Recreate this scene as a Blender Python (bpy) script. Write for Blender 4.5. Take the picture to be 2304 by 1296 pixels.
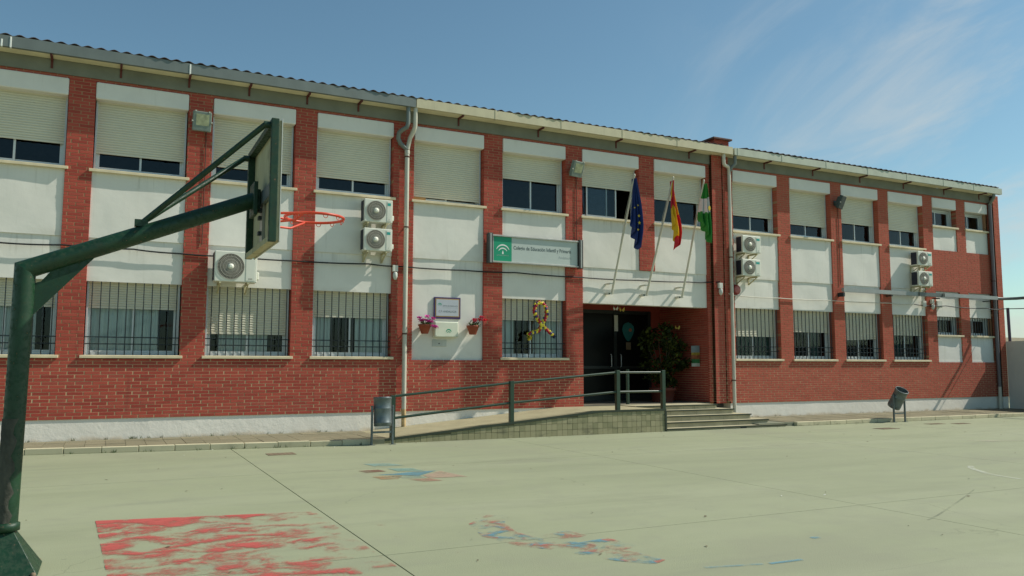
import bpy, bmesh, math, random
from mathutils import Vector, Matrix, Euler
R = math.radians
random.seed(7)
sc = bpy.context.scene
for o in list(bpy.data.objects):
    bpy.data.objects.remove(o)
COL = sc.collection

# ------------------------------------------------------------------ camera
cam_d = bpy.data.cameras.new('camera')
cam = bpy.data.objects.new('camera', cam_d)
COL.objects.link(cam)
cam_d.sensor_width = 36.0
cam_d.lens = 1825.8 / 2304 * 36
cam_d.clip_start = 0.05
cam_d.clip_end = 3000
cam.location = (0, -15.9, 1.38)
cam.rotation_euler = (math.pi / 2 + 0.09518, -0.00117, -0.45901)
sc.camera = cam

# ------------------------------------------------------------------ sky and sun
KX, KZ = 3.75, 3.85                       # shadow shift per metre of projection from the facade
SUN = Vector((KX, -1.0, KZ)).normalized()
SUN_EL = math.asin(SUN.z)
SUN_AZ = math.atan2(SUN.x, SUN.y)         # from +Y towards +X
world = bpy.data.worlds.new('World')
sc.world = world
world.use_nodes = True
nt = world.node_tree
nt.nodes.clear()


def wn(t, **kw):
    n = nt.nodes.new(t)
    for k, v in kw.items():
        setattr(n, k, v)
    return n


def wl(a, b):
    nt.links.new(a, b)


w_out = wn('ShaderNodeOutputWorld')
w_bg = wn('ShaderNodeBackground')
w_bg.inputs['Strength'].default_value = 0.112
w_sky = wn('ShaderNodeTexSky')
w_sky.sky_type = 'NISHITA'
w_sky.sun_disc = False
w_sky.sun_elevation = SUN_EL
w_sky.sun_rotation = SUN_AZ
w_sky.altitude = 100
w_sky.air_density = 1.0
w_sky.dust_density = 0.7
w_sky.ozone_density = 1.6
w_tc = wn('ShaderNodeTexCoord')
w_sep = wn('ShaderNodeSeparateXYZ')
wl(w_tc.outputs['Generated'], w_sep.inputs[0])
w_zc = wn('ShaderNodeMath', operation='ADD')
wl(w_sep.outputs['Z'], w_zc.inputs[0])
w_zc.inputs[1].default_value = 0.45
w_dx = wn('ShaderNodeMath', operation='DIVIDE')
w_dy = wn('ShaderNodeMath', operation='DIVIDE')
wl(w_sep.outputs['X'], w_dx.inputs[0]); wl(w_zc.outputs[0], w_dx.inputs[1])
wl(w_sep.outputs['Y'], w_dy.inputs[0]); wl(w_zc.outputs[0], w_dy.inputs[1])
w_cmb = wn('ShaderNodeCombineXYZ')
wl(w_dx.outputs[0], w_cmb.inputs[0]); wl(w_dy.outputs[0], w_cmb.inputs[1])
w_map = wn('ShaderNodeMapping')
w_map.inputs['Rotation'].default_value = (0, 0, R(20))
w_map.inputs['Scale'].default_value = (2.6, 1.1, 1)
w_map.inputs['Location'].default_value = (0.35, 0.2, 0)
wl(w_cmb.outputs[0], w_map.inputs['Vector'])
w_n1 = wn('ShaderNodeTexNoise')
w_n1.inputs['Scale'].default_value = 1.9
w_n1.inputs['Detail'].default_value = 9
w_n1.inputs['Roughness'].default_value = 0.6
w_n1.inputs['Distortion'].default_value = 0.9
wl(w_map.outputs[0], w_n1.inputs['Vector'])
w_r1 = wn('ShaderNodeMapRange', interpolation_type='SMOOTHSTEP')
w_r1.inputs['From Min'].default_value = 0.38
w_r1.inputs['From Max'].default_value = 0.76
wl(w_n1.outputs['Fac'], w_r1.inputs['Value'])
w_rm = wn('ShaderNodeMapRange', interpolation_type='SMOOTHSTEP')   # cirrus bank lies towards the sun
w_rm.inputs['From Min'].default_value = 0.52
w_rm.inputs['From Max'].default_value = 0.80
wl(w_sep.outputs['X'], w_rm.inputs['Value'])
w_mul = wn('ShaderNodeMath', operation='MULTIPLY')
wl(w_r1.outputs[0], w_mul.inputs[0]); wl(w_rm.outputs[0], w_mul.inputs[1])
w_m2 = wn('ShaderNodeMath', operation='MULTIPLY')
wl(w_mul.outputs[0], w_m2.inputs[0]); w_m2.inputs[1].default_value = 0.72
w_tint = wn('ShaderNodeMix', data_type='RGBA', blend_type='MULTIPLY')
w_tint.inputs['Factor'].default_value = 1.0
wl(w_sky.outputs[0], w_tint.inputs['A'])
w_tint.inputs['B'].default_value = (0.82, 1.02, 0.93, 1)
w_mix = wn('ShaderNodeMix', data_type='RGBA')
wl(w_m2.outputs[0], w_mix.inputs['Factor'])
wl(w_tint.outputs['Result'], w_mix.inputs['A'])
w_mix.inputs['B'].default_value = (5.4, 5.7, 5.6, 1)
wl(w_mix.outputs['Result'], w_bg.inputs['Color'])
wl(w_bg.outputs[0], w_out.inputs['Surface'])

sun_d = bpy.data.lights.new('sun', 'SUN')
sun_d.energy = 5.0
sun_d.angle = R(0.53)
sun_d.color = (1.0, 0.95, 0.84)
sun = bpy.data.objects.new('sun', sun_d)
COL.objects.link(sun)
sun.rotation_euler = SUN.to_track_quat('Z', 'Y').to_euler()
sun.location = (20, -20, 25)

sc.view_settings.view_transform = 'Standard'
sc.view_settings.look = 'None'
sc.view_settings.exposure = 0.0
sc.view_settings.gamma = 1
sc.view_settings.use_curve_mapping = False
sc.render.engine = 'CYCLES'
sc.cycles.use_denoising = True
sc.cycles.max_bounces = 8
sc.cycles.transparent_max_bounces = 12
sc.cycles.sample_clamp_indirect = 6


# ------------------------------------------------------------------ materials
class Mat:
    def __init__(s, name, rough=0.7, metal=0.0, spec=0.4):
        s.m = bpy.data.materials.new(name)
        s.m.use_nodes = True
        s.t = s.m.node_tree
        s.b = s.t.nodes['Principled BSDF']
        s.b.inputs['Roughness'].default_value = rough
        s.b.inputs['Metallic'].default_value = metal
        s.b.inputs['Specular IOR Level'].default_value = spec

    def n(s, t, **kw):
        n = s.t.nodes.new(t)
        for k, v in kw.items():
            setattr(n, k, v)
        return n

    def l(s, a, b):
        s.t.links.new(a, b)

    def coord(s, space='world', scale=(1, 1, 1)):
        if space == 'world':
            g = s.n('ShaderNodeNewGeometry').outputs['Position']
        else:
            g = s.n('ShaderNodeTexCoord').outputs['Object']
        mp = s.n('ShaderNodeMapping')
        mp.inputs['Scale'].default_value = scale
        s.l(g, mp.inputs['Vector'])
        return mp.outputs[0]

    def noise(s, scale, detail=4, rough=0.55, space='world', stretch=(1, 1, 1), dist=0.0):
        n = s.n('ShaderNodeTexNoise')
        n.inputs['Scale'].default_value = scale
        n.inputs['Detail'].default_value = detail
        n.inputs['Roughness'].default_value = rough
        n.inputs['Distortion'].default_value = dist
        s.l(s.coord(space, stretch), n.inputs['Vector'])
        return n.outputs['Fac']

    def ramp(s, fac, stops, mode='LINEAR'):
        r = s.n('ShaderNodeValToRGB')
        r.color_ramp.interpolation = mode
        e = r.color_ramp.elements
        while len(e) > 1:
            e.remove(e[-1])
        e[0].position = stops[0][0]; e[0].color = (*stops[0][1], 1) if len(stops[0][1]) == 3 else stops[0][1]
        for p, c in stops[1:]:
            k = e.new(p); k.color = (*c, 1) if len(c) == 3 else c
        s.l(fac, r.inputs['Fac'])
        return r.outputs['Color']

    def mix(s, a, b, fac, blend='MIX'):
        m = s.n('ShaderNodeMix', data_type='RGBA', blend_type=blend)
        for sock, v in (('A', a), ('B', b)):
            if isinstance(v, tuple):
                m.inputs[sock].default_value = (*v[:3], 1)
            else:
                s.l(v, m.inputs[sock])
        if isinstance(fac, (int, float)):
            m.inputs['Factor'].default_value = fac
        else:
            s.l(fac, m.inputs['Factor'])
        return m.outputs['Result']

    def math(s, op, a, b=None):
        m = s.n('ShaderNodeMath', operation=op)
        for i, v in enumerate((a, b)):
            if v is None:
                continue
            if isinstance(v, (int, float)):
                m.inputs[i].default_value = v
            else:
                s.l(v, m.inputs[i])
        return m.outputs[0]

    def rng(s, v, a, b, c=0.0, d=1.0):
        m = s.n('ShaderNodeMapRange', interpolation_type='SMOOTHSTEP')
        m.inputs['From Min'].default_value = a; m.inputs['From Max'].default_value = b
        m.inputs['To Min'].default_value = c; m.inputs['To Max'].default_value = d
        s.l(v, m.inputs['Value'])
        return m.outputs[0]

    def color(s, c):
        if isinstance(c, tuple):
            s.b.inputs['Base Color'].default_value = (*c[:3], 1)
        else:
            s.l(c, s.b.inputs['Base Color'])
        return s

    def bump(s, h, strength=0.3, dist=0.01):
        b = s.n('ShaderNodeBump')
        b.inputs['Strength'].default_value = strength
        b.inputs['Distance'].default_value = dist
        s.l(h, b.inputs['Height'])
        s.l(b.outputs[0], s.b.inputs['Normal'])
        return s


def simple(name, c, rough=0.6, metal=0.0, var=0.12, scale=6.0, spec=0.4, bump=0.0):
    m = Mat(name, rough, metal, spec)
    f = m.noise(scale, 5)
    lo = tuple(x * (1 - var) for x in c); hi = tuple(min(1, x * (1 + var)) for x in c)
    m.color(m.ramp(f, [(0.3, lo), (0.7, hi)]))
    if bump:
        m.bump(m.noise(scale * 12, 3), bump, 0.004)
    return m.m


def mat_brick():
    m = Mat('red_brick', 0.85, 0, 0.2)
    g = m.n('ShaderNodeNewGeometry')
    oi = m.n('ShaderNodeObjectInfo')
    s = m.math('ADD', g.outputs['Random Per Island'], oi.outputs['Random'])
    f = m.math('FRACT', s)
    base = m.ramp(f, [(0.0, (0.31, 0.056, 0.040)), (0.35, (0.385, 0.070, 0.049)), (0.75, (0.43, 0.086, 0.058)), (1.0, (0.36, 0.078, 0.056))])
    soot = m.noise(0.55, 5, 0.6, stretch=(1, 1, 1.6))
    base = m.mix(base, (0.34, 0.115, 0.080), m.rng(soot, 0.55, 0.8, 0, 0.5))
    px_ = m.n('ShaderNodeSeparateXYZ'); m.l(g.outputs['Position'], px_.inputs[0])
    base = m.mix(base, (0.46, 0.125, 0.075), m.rng(m.math('ADD', px_.outputs['X'], m.math('MULTIPLY', m.noise(0.5, 3), 1.5)), 13.6, 15.6, 0, 0.5))
    wst = m.noise(1.3, 6, 0.65, stretch=(4, 4, 0.25))
    base = m.mix(base, (0.20, 0.050, 0.038), m.rng(wst, 0.56, 0.76, 0, 0.5))
    bloom = m.noise(1.7, 6, 0.7)
    base = m.mix(base, (0.50, 0.24, 0.18), m.rng(bloom, 0.62, 0.80, 0, 0.35))
    grit = m.noise(60, 4, 0.6)
    base = m.mix(base, (0.22, 0.05, 0.04), m.rng(grit, 0.5, 0.8, 0, 0.45))
    z = m.n('ShaderNodeSeparateXYZ'); m.l(g.outputs['Position'], z.inputs[0])
    eff = m.noise(2.2, 6, 0.65, stretch=(1, 1, 2.5))
    low = m.math('MULTIPLY', m.rng(eff, 0.52, 0.75), m.rng(z.outputs['Z'], 1.2, 0.4, 0, 0.4))
    base = m.mix(base, (0.48, 0.19, 0.12), low)
    m.color(base)
    m.bump(m.noise(90, 4), 0.35, 0.004)
    return m.m


def mat_mortar():
    m = Mat('mortar', 0.95, 0, 0.1)
    a = m.noise(3.0, 5)
    c = m.ramp(a, [(0.3, (0.46, 0.31, 0.18)), (0.7, (0.60, 0.43, 0.26))])
    c = m.mix(c, (0.30, 0.12, 0.08), m.rng(m.noise(1.1, 4, stretch=(1, 1, 3)), 0.5, 0.75, 0, 0.5))
    g = m.n('ShaderNodeNewGeometry'); z = m.n('ShaderNodeSeparateXYZ'); m.l(g.outputs['Position'], z.inputs[0])
    m.color(m.mix(c, (0.33, 0.15, 0.085), m.rng(m.math('ADD', z.outputs['Z'], m.math('MULTIPLY', m.noise(0.9, 4), 0.8)), 1.6, 2.3, 0, 0.72)))
    return m.m


def mat_plaster(name='white_plaster', c=(0.775, 0.75, 0.675), dirt=0.75):
    m = Mat(name, 0.8, 0, 0.25)
    f = m.noise(1.3, 6, 0.6)
    lo = tuple(x * 0.90 for x in c)
    base = m.ramp(f, [(0.3, lo), (0.65, c)])
    st = m.noise(2.0, 7, 0.72, stretch=(5.0, 5.0, 0.30))
    base = m.mix(base, (0.52, 0.50, 0.42), m.rng(st, 0.56, 0.80, 0, dirt))
    tc = m.n('ShaderNodeTexCoord'); gz = m.n('ShaderNodeSeparateXYZ'); m.l(tc.outputs['Generated'], gz.inputs[0])
    drip = m.math('MULTIPLY', m.rng(m.noise(1.6, 4, 0.6, stretch=(9, 9, 0.22)), 0.54, 0.70), m.rng(gz.outputs['Z'], 0.35, 1.0, 0, 0.55))
    base = m.mix(base, (0.42, 0.40, 0.33), m.math('MULTIPLY', drip, dirt))
    foot = m.math('MULTIPLY', m.rng(m.noise(2.6, 5, 0.6), 0.45, 0.7), m.rng(gz.outputs['Z'], 0.16, 0.0, 0, 0.5))
    base = m.mix(base, (0.47, 0.42, 0.33), m.math('MULTIPLY', foot, dirt))
    pt = m.noise(0.8, 4, 0.5)
    base = m.mix(base, tuple(x * 0.93 for x in c), m.rng(pt, 0.53, 0.56, 0, 0.7))
    m.color(base)
    h = m.math('ADD', m.noise(5.5, 4, 0.5), m.math('MULTIPLY', m.noise(40, 3), 0.15))
    m.bump(h, 0.22, 0.015)
    return m.m


def mat_plinth():
    m = Mat('whitewashed_plinth', 0.85, 0, 0.2)
    f = m.noise(1.1, 6, 0.6)
    base = m.ramp(f, [(0.3, (0.75, 0.71, 0.63)), (0.65, (0.84, 0.80, 0.71))])
    g = m.n('ShaderNodeNewGeometry')
    z = m.n('ShaderNodeSeparateXYZ'); m.l(g.outputs['Position'], z.inputs[0])
    w = m.math('ADD', z.outputs['Z'], m.math('MULTIPLY', m.noise(3.0, 5), 0.22))
    base = m.mix(base, (0.55, 0.42, 0.26), m.rng(w, 0.27, 0.16, 0, 0.7))
    sc_ = m.noise(9, 6, 0.7)
    base = m.mix(base, (0.50, 0.46, 0.38), m.rng(sc_, 0.62, 0.75, 0, 0.5))
    m.color(base)
    m.bump(m.math('ADD', m.noise(5, 5, 0.6), m.math('MULTIPLY', m.noise(22, 5), 0.3)), 0.4, 0.02)
    return m.m


def mat_concrete_ground():
    m = Mat('playground_concrete', 0.82, 0, 0.25)
    a = m.noise(0.32, 6, 0.6, stretch=(0.45, 1.5, 1), dist=0.6)
    b = m.noise(2.2, 6, 0.65)
    c = m.noise(140, 3, 0.6)
    base = m.ramp(a, [(0.25, (0.240, 0.262, 0.166)), (0.5, (0.288, 0.310, 0.198)), (0.75, (0.322, 0.340, 0.228))])
    base = m.mix(base, (0.255, 0.266, 0.188), m.rng(b, 0.46, 0.72, 0, 0.5))
    st = m.noise(0.9, 5, 0.55, stretch=(0.5, 2.2, 1))
    base = m.mix(base, (0.222, 0.235, 0.168), m.rng(st, 0.54, 0.76, 0, 0.6))
    base = m.mix(base, (0.17, 0.185, 0.115), m.rng(c, 0.60, 0.80, 0, 0.35))
    sp = m.noise(11, 2, 0.4)
    base = m.mix(base, (0.15, 0.15, 0.11), m.rng(sp, 0.765, 0.80, 0, 0.6))
    bands = m.noise(0.55, 6, 0.62, stretch=(0.28, 1.5, 1), dist=0.8)
    base = m.mix(base, (0.215, 0.232, 0.150), m.rng(bands, 0.52, 0.72, 0, 0.55))
    wet = m.noise(0.23, 5, 0.6)
    base = m.mix(base, (0.245, 0.25, 0.178), m.rng(wet, 0.55, 0.66, 0, 0.45))
    vo = m.n('ShaderNodeTexVoronoi', feature='DISTANCE_TO_EDGE')
    vo.inputs['Scale'].default_value = 0.27
    dv = m.n('ShaderNodeVectorMath', operation='ADD')
    nz = m.n('ShaderNodeTexNoise'); nz.inputs['Scale'].default_value = 1.6; nz.inputs['Detail'].default_value = 6
    m.l(m.coord(), nz.inputs['Vector'])
    m.l(m.coord(), dv.inputs[0]); m.l(nz.outputs['Color'], dv.inputs[1])
    m.l(dv.outputs[0], vo.inputs['Vector'])
    crk = m.math('MULTIPLY', m.rng(vo.outputs['Distance'], 0.0, 0.004, 1.0, 0.0), m.rng(m.noise(0.35, 3), 0.50, 0.60))
    base = m.mix(base, (0.13, 0.14, 0.09), m.math('MULTIPLY', crk, 0.4))
    scf = m.noise(3.2, 3, 0.5, stretch=(0.35, 5.0, 1), dist=1.5)
    base = m.mix(base, (0.19, 0.20, 0.14), m.rng(scf, 0.68, 0.76, 0, 0.35))
    oi = m.n('ShaderNodeObjectInfo')
    base = m.mix(base, (0.255, 0.268, 0.178), m.math('MULTIPLY', oi.outputs['Random'], 0.22))
    m.color(base)
    m.bump(m.math('ADD', m.noise(90, 3), m.math('MULTIPLY', m.noise(3, 4), 0.8)), 0.4, 0.008)
    return m.m


def mat_paint(name, c, c2=None, cover=0.5, sharp=0.06, scale=1.6, stretch=(1, 1, 1), seed=0.0, grad=None, amax=1.0):
    """worn paint: bare where the noise is low; grad = (axis, from, to) wear along one world axis"""
    m = Mat(name, 0.7, 0, 0.3)
    col = c
    if c2:
        col = m.mix(c, c2, m.rng(m.noise(2.3 + seed, 3, 0.5), 0.46, 0.54))
    else:
        col = m.ramp(m.noise(6 + seed, 5), [(0.3, tuple(x * 0.85 for x in c)), (0.7, c)])
    m.color(col)
    f = m.noise(scale + seed * 0.01, 9, 0.62, stretch=stretch, dist=0.35)
    if grad:
        g = m.n('ShaderNodeNewGeometry')
        s = m.n('ShaderNodeSeparateXYZ'); m.l(g.outputs['Position'], s.inputs[0])
        for gr in (grad if isinstance(grad, list) else [grad]):
            f = m.math('ADD', f, m.rng(s.outputs[gr[0]], gr[1], gr[2], gr[3], gr[4]))
    fine = m.noise(38, 5, 0.7)
    f = m.math('ADD', f, m.math('MULTIPLY', m.math('SUBTRACT', fine, 0.5), 0.22))
    al = m.rng(f, cover - sharp, cover + sharp, 0, amax)
    m.l(al, m.b.inputs['Alpha'])
    return m.m


def mat_glass():
    m = bpy.data.materials.new('window_glass')
    m.use_nodes = True
    t = m.node_tree
    t.nodes.clear()
    o = t.nodes.new('ShaderNodeOutputMaterial')
    tr = t.nodes.new('ShaderNodeBsdfTransparent'); tr.inputs[0].default_value = (0.84, 0.90, 0.90, 1)
    gl = t.nodes.new('ShaderNodeBsdfGlossy'); gl.inputs['Roughness'].default_value = 0.03
    gl.inputs['Color'].default_value = (0.75, 0.85, 0.9, 1)
    fr = t.nodes.new('ShaderNodeFresnel'); fr.inputs['IOR'].default_value = 1.5
    mx = t.nodes.new('ShaderNodeMixShader')
    t.links.new(fr.outputs[0], mx.inputs[0]); t.links.new(tr.outputs[0], mx.inputs[1]); t.links.new(gl.outputs[0], mx.inputs[2])
    t.links.new(mx.outputs[0], o.inputs[0])
    return m


def mat_green_steel():
    m = Mat('green_painted_steel', 0.34, 0.0, 0.5)
    f = m.noise(7, 6, 0.6)
    base = m.ramp(f, [(0.3, (0.004, 0.026, 0.010)), (0.7, (0.006, 0.044, 0.016))])
    fade = m.noise(2.2, 6, 0.65, stretch=(2, 2, 0.6))
    base = m.mix(base, (0.014, 0.055, 0.024), m.rng(fade, 0.55, 0.8, 0, 0.4))
    chips = m.noise(34, 6, 0.65)
    wear = m.rng(chips, 0.645, 0.675, 0, 0.9)
    base = m.mix(base, (0.13, 0.085, 0.05), wear)
    scr = m.noise(20, 4, 0.6, stretch=(0.6, 0.6, 5))
    base = m.mix(base, (0.07, 0.085, 0.06), m.rng(scr, 0.68, 0.72, 0, 0.4))
    m.color(base)
    m.l(m.rng(chips, 0.42, 0.67, 0.40, 0.80), m.b.inputs['Roughness'])
    m.bump(m.math('ADD', m.noise(60, 3), m.math('MULTIPLY', wear, -0.8)), 0.15, 0.003)
    return m.m


def mat_tape():
    m = Mat('weathered_tape', 0.8, 0, 0.2)
    m.color(m.ramp(m.noise(9, 6, 0.7, stretch=(1, 1, 0.5)), [(0.3, (0.035, 0.037, 0.03)), (0.7, (0.10, 0.10, 0.08))]))
    m.bump(m.noise(25, 5), 0.6, 0.01)
    return m.m


def mat_ply():
    m = Mat('weathered_plywood', 0.85, 0, 0.2)
    f = m.noise(5, 6, 0.65, stretch=(6, 6, 0.5))
    base = m.ramp(f, [(0.3, (0.36, 0.33, 0.20)), (0.7, (0.54, 0.50, 0.33))])
    st = m.noise(2.2, 6, 0.6)
    base = m.mix(base, (0.14, 0.13, 0.085), m.rng(st, 0.54, 0.74, 0, 0.7))
    m.color(base)
    return m.m


def mat_tile():
    m = Mat('ramp_tile', 0.6, 0, 0.35)
    oi = m.n('ShaderNodeObjectInfo')
    base = m.ramp(oi.outputs['Random'], [(0, (0.235, 0.225, 0.125)), (0.5, (0.29, 0.27, 0.155)), (1, (0.34, 0.31, 0.185))])
    base = m.mix(base, (0.145, 0.14, 0.085), m.rng(m.noise(2.6, 6, 0.65, stretch=(1, 1, 2.2)), 0.52, 0.72, 0, 0.7))
    m.color(base)
    return m.m


def mat_paving(name, lo, hi):
    m = Mat(name, 0.85, 0, 0.2)
    oi = m.n('ShaderNodeObjectInfo')
    base = m.ramp(oi.outputs['Random'], [(0, lo), (1, hi)])
    base = m.mix(base, tuple(x * 0.6 for x in lo), m.rng(m.noise(2.0, 6, 0.65), 0.5, 0.75, 0, 0.6))
    m.color(base)
    m.bump(m.noise(70, 3), 0.25, 0.004)
    return m.m


def mat_galv(name, c, rough=0.5, metal=0.35):
    m = Mat(name, rough, metal, 0.5)
    f = m.noise(3.0, 6, 0.6, stretch=(1, 1, 0.6))
    base = m.ramp(f, [(0.3, tuple(x * 0.8 for x in c)), (0.7, c)])
    st = m.noise(1.7, 6, 0.7, stretch=(4, 4, 0.4))
    base = m.mix(base, tuple(x * 0.55 for x in c), m.rng(st, 0.58, 0.8, 0, 0.5))
    m.color(base)
    return m.m


def mat_roof():
    m = Mat('fibre_cement_roof', 0.9, 0, 0.2)
    f = m.noise(1.2, 6, 0.65)
    base = m.ramp(f, [(0.3, (0.055, 0.040, 0.040)), (0.7, (0.13, 0.10, 0.095))])
    m.color(m.mix(base, (0.05, 0.055, 0.035), m.rng(m.noise(6, 5), 0.5, 0.7, 0, 0.6)))
    return m.m


def mat_leaf(name, a, b):
    m = Mat(name, 0.65, 0, 0.15)
    g = m.n('ShaderNodeNewGeometry')
    m.color(m.ramp(g.outputs['Random Per Island'], [(0, a), (0.7, b), (1, tuple(min(1, x * 1.6) for x in b))]))
    return m.m


def mat_curtain():
    m = Mat('pale_curtain', 0.9, 0, 0.1)
    f = m.noise(3, 4, stretch=(6, 1, 0.2))
    m.color(m.ramp(f, [(0.3, (0.66, 0.70, 0.68)), (0.7, (0.84, 0.86, 0.83))]))
    return m.m


M = {}
M['brick'] = mat_brick()
M['mortar'] = mat_mortar()
M['plaster'] = mat_plaster()
M['box'] = mat_plaster('white_shutter_box', (0.775, 0.75, 0.69), 0.3)
M['plinth'] = mat_plinth()
M['ground'] = mat_concrete_ground()
M['joint'] = simple('joint_filler', (0.19, 0.20, 0.14), 0.95)
M['beam'] = simple('grey_concrete_beam', (0.195, 0.20, 0.158), 0.9, 0, 0.14, 2.0, 0.2, 0.2)
M['soffit'] = simple('cream_soffit', (0.68, 0.62, 0.42), 0.85, 0, 0.1, 2.5, 0.2)
M['sill'] = simple('cream_stone_sill', (0.66, 0.56, 0.37), 0.65, 0, 0.12, 5)
M['shutter'] = simple('ivory_shutter', (0.64, 0.61, 0.485), 0.55, 0, 0.04, 2)
M['alu'] = simple('pale_aluminium', (0.58, 0.62, 0.62), 0.45, 0.2, 0.05, 4)
M['glass'] = mat_glass()
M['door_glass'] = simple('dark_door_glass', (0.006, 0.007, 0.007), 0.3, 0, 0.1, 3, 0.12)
M['curtain'] = mat_curtain()
M['teal_curtain'] = simple('dark_teal_blind', (0.02, 0.075, 0.07), 0.9)
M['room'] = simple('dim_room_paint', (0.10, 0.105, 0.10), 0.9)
M['bar'] = simple('dark_grille_steel', (0.022, 0.030, 0.034), 0.5, 0.2)
M['gutter_grey'] = mat_galv('grey_gutter', (0.20, 0.225, 0.205))
M['gutter_cream'] = mat_galv('cream_gutter', (0.60, 0.545, 0.36), 0.6, 0.0)
M['gutter_pale'] = mat_galv('pale_gutter', (0.50, 0.53, 0.42), 0.55, 0.1)
M['bracket'] = simple('red_oxide_bracket', (0.11, 0.028, 0.022), 0.7)
M['pipe'] = mat_galv('pale_downpipe', (0.60, 0.57, 0.47), 0.5, 0.1)
M['pipe_shaded'] = mat_galv('shaded_downpipe', (0.16, 0.14, 0.15), 0.5, 0.1)  # far corner pipe: shadow painted into the pipe colour
M['pipe_rust'] = simple('beige_pipe_foot', (0.50, 0.36, 0.18), 0.8, 0, 0.25, 9)
M['clamp'] = simple('rusty_clamp', (0.10, 0.045, 0.03), 0.8)
M['roof'] = mat_roof()
M['ac'] = simple('ac_casing', (0.70, 0.70, 0.60), 0.45, 0, 0.05, 3)
M['ac_grille'] = simple('ac_grille', (0.42, 0.40, 0.34), 0.5, 0, 0.05)
M['ac_dark'] = simple('ac_coil_dark', (0.028, 0.03, 0.045), 0.6)
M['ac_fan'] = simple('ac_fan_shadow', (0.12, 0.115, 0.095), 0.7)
M['ac_teal'] = simple('ac_teal_badge', (0.03, 0.34, 0.29), 0.4)
M['ac_br'] = simple('ac_bracket', (0.45, 0.41, 0.25), 0.6)
M['lamp_body'] = simple('floodlight_body', (0.20, 0.245, 0.215), 0.5, 0.2)
M['lamp_dark'] = simple('floodlight_dark', (0.05, 0.065, 0.062), 0.5, 0.2)
M['lamp_glass'] = simple('floodlight_glass', (0.34, 0.36, 0.22), 0.12, 0, 0.25, 12, 0.6)
M['bolt'] = simple('pale_bolt', (0.7, 0.68, 0.6), 0.4, 0.3)
M['sign'] = simple('sign_panel', (0.49, 0.54, 0.50), 0.35, 0, 0.03, 3)
M['sign_green'] = simple('sign_green', (0.012, 0.30, 0.16), 0.4, 0, 0.06, 3)
M['sign_frame'] = simple('sign_frame', (0.42, 0.41, 0.37), 0.4, 0.4)
M['sign_cap'] = simple('sign_end_cap', (0.06, 0.062, 0.06), 0.5)
M['ink'] = simple('grey_lettering', (0.09, 0.12, 0.12), 0.7)
M['ink_pale'] = simple('faded_lettering', (0.36, 0.41, 0.40), 0.7)
M['white'] = simple('white_paint', (0.78, 0.79, 0.74), 0.5, 0, 0.03)
M['plaque_face'] = simple('plaque_face', (0.47, 0.49, 0.53), 0.3, 0, 0.03)
M['plaque_edge'] = simple('plaque_purple', (0.055, 0.03, 0.11), 0.4)
M['plaque_gold'] = simple('plaque_gold', (0.42, 0.25, 0.08), 0.4)
M['cream_box'] = simple('cream_box', (0.68, 0.70, 0.56), 0.5, 0, 0.05)
M['grey_plate'] = simple('grey_plate', (0.50, 0.51, 0.46), 0.6)
M['terracotta'] = simple('terracotta', (0.30, 0.075, 0.04), 0.75, 0, 0.15)
M['flower_pink'] = simple('magenta_petal', (0.62, 0.09, 0.38), 0.6, 0, 0.3, 40)
M['flower_red'] = simple('red_petal', (0.66, 0.02, 0.04), 0.6, 0, 0.3, 40)
M['flower_rose'] = simple('rose_petal', (0.60, 0.07, 0.12), 0.6, 0, 0.3, 40)
M['leaf'] = mat_leaf('pot_leaf', (0.05, 0.08, 0.02), (0.10, 0.14, 0.03))
M['bush_leaf'] = mat_leaf('shrub_leaf', (0.010, 0.018, 0.004), (0.034, 0.044, 0.008))  # leaf colours lowered so the shrub sinks into the porch shade
M['stem'] = simple('woody_stem', (0.06, 0.045, 0.03), 0.9)
M['pole'] = simple('white_flagpole', (0.60, 0.57, 0.46), 0.5, 0, 0.06)
M['eu'] = simple('flag_blue', (0.012, 0.035, 0.16), 0.75, 0, 0.1)
M['star'] = simple('flag_gold', (0.60, 0.42, 0.03), 0.7)
M['es_red'] = simple('flag_red', (0.62, 0.02, 0.035), 0.75, 0, 0.08)
M['es_yel'] = simple('flag_yellow', (0.74, 0.47, 0.015), 0.75, 0, 0.08)
M['an_green'] = simple('flag_green', (0.02, 0.22, 0.03), 0.75, 0, 0.12)
M['an_white'] = simple('flag_white', (0.72, 0.70, 0.68), 0.75, 0, 0.05)
M['cable'] = simple('black_cable', (0.012, 0.014, 0.012), 0.6)
M['cable_w'] = simple('painted_cable', (0.60, 0.57, 0.47), 0.7)
M['green_steel'] = mat_green_steel()
M['rail_green'] = simple('dark_green_rail', (0.018, 0.045, 0.026), 0.32, 0, 0.15, 8, 0.6)
M['trim_dark'] = simple('dark_green_edging', (0.030, 0.042, 0.026), 0.5)
M['tape'] = mat_tape()
M['ply'] = mat_ply()
M['board_white'] = simple('backboard_face', (0.6, 0.6, 0.55), 0.5)
M['rim'] = simple('orange_rim', (0.55, 0.055, 0.02), 0.4, 0, 0.12, 20)
M['steel'] = simple('bare_steel', (0.34, 0.34, 0.30), 0.4, 0.6)
M['ramp_top'] = simple('ramp_concrete', (0.34, 0.31, 0.195), 0.85, 0, 0.12, 2.5, 0.2, 0.3)
M['tile'] = mat_tile()
M['grout'] = simple('tile_grout', (0.17, 0.16, 0.095), 0.95)
M['step'] = simple('step_terrazzo', (0.40, 0.365, 0.245), 0.75, 0, 0.16, 4, 0.3, 0.2)
M['paver'] = mat_paving('paving_tile', (0.195, 0.180, 0.118), (0.240, 0.215, 0.140))
M['kerb'] = mat_paving('kerb_stone', (0.50, 0.46, 0.31), (0.58, 0.53, 0.36))
M['bin'] = simple('grey_galvanised_bin', (0.125, 0.155, 0.16), 0.42, 0.35, 0.2, 9)
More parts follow.
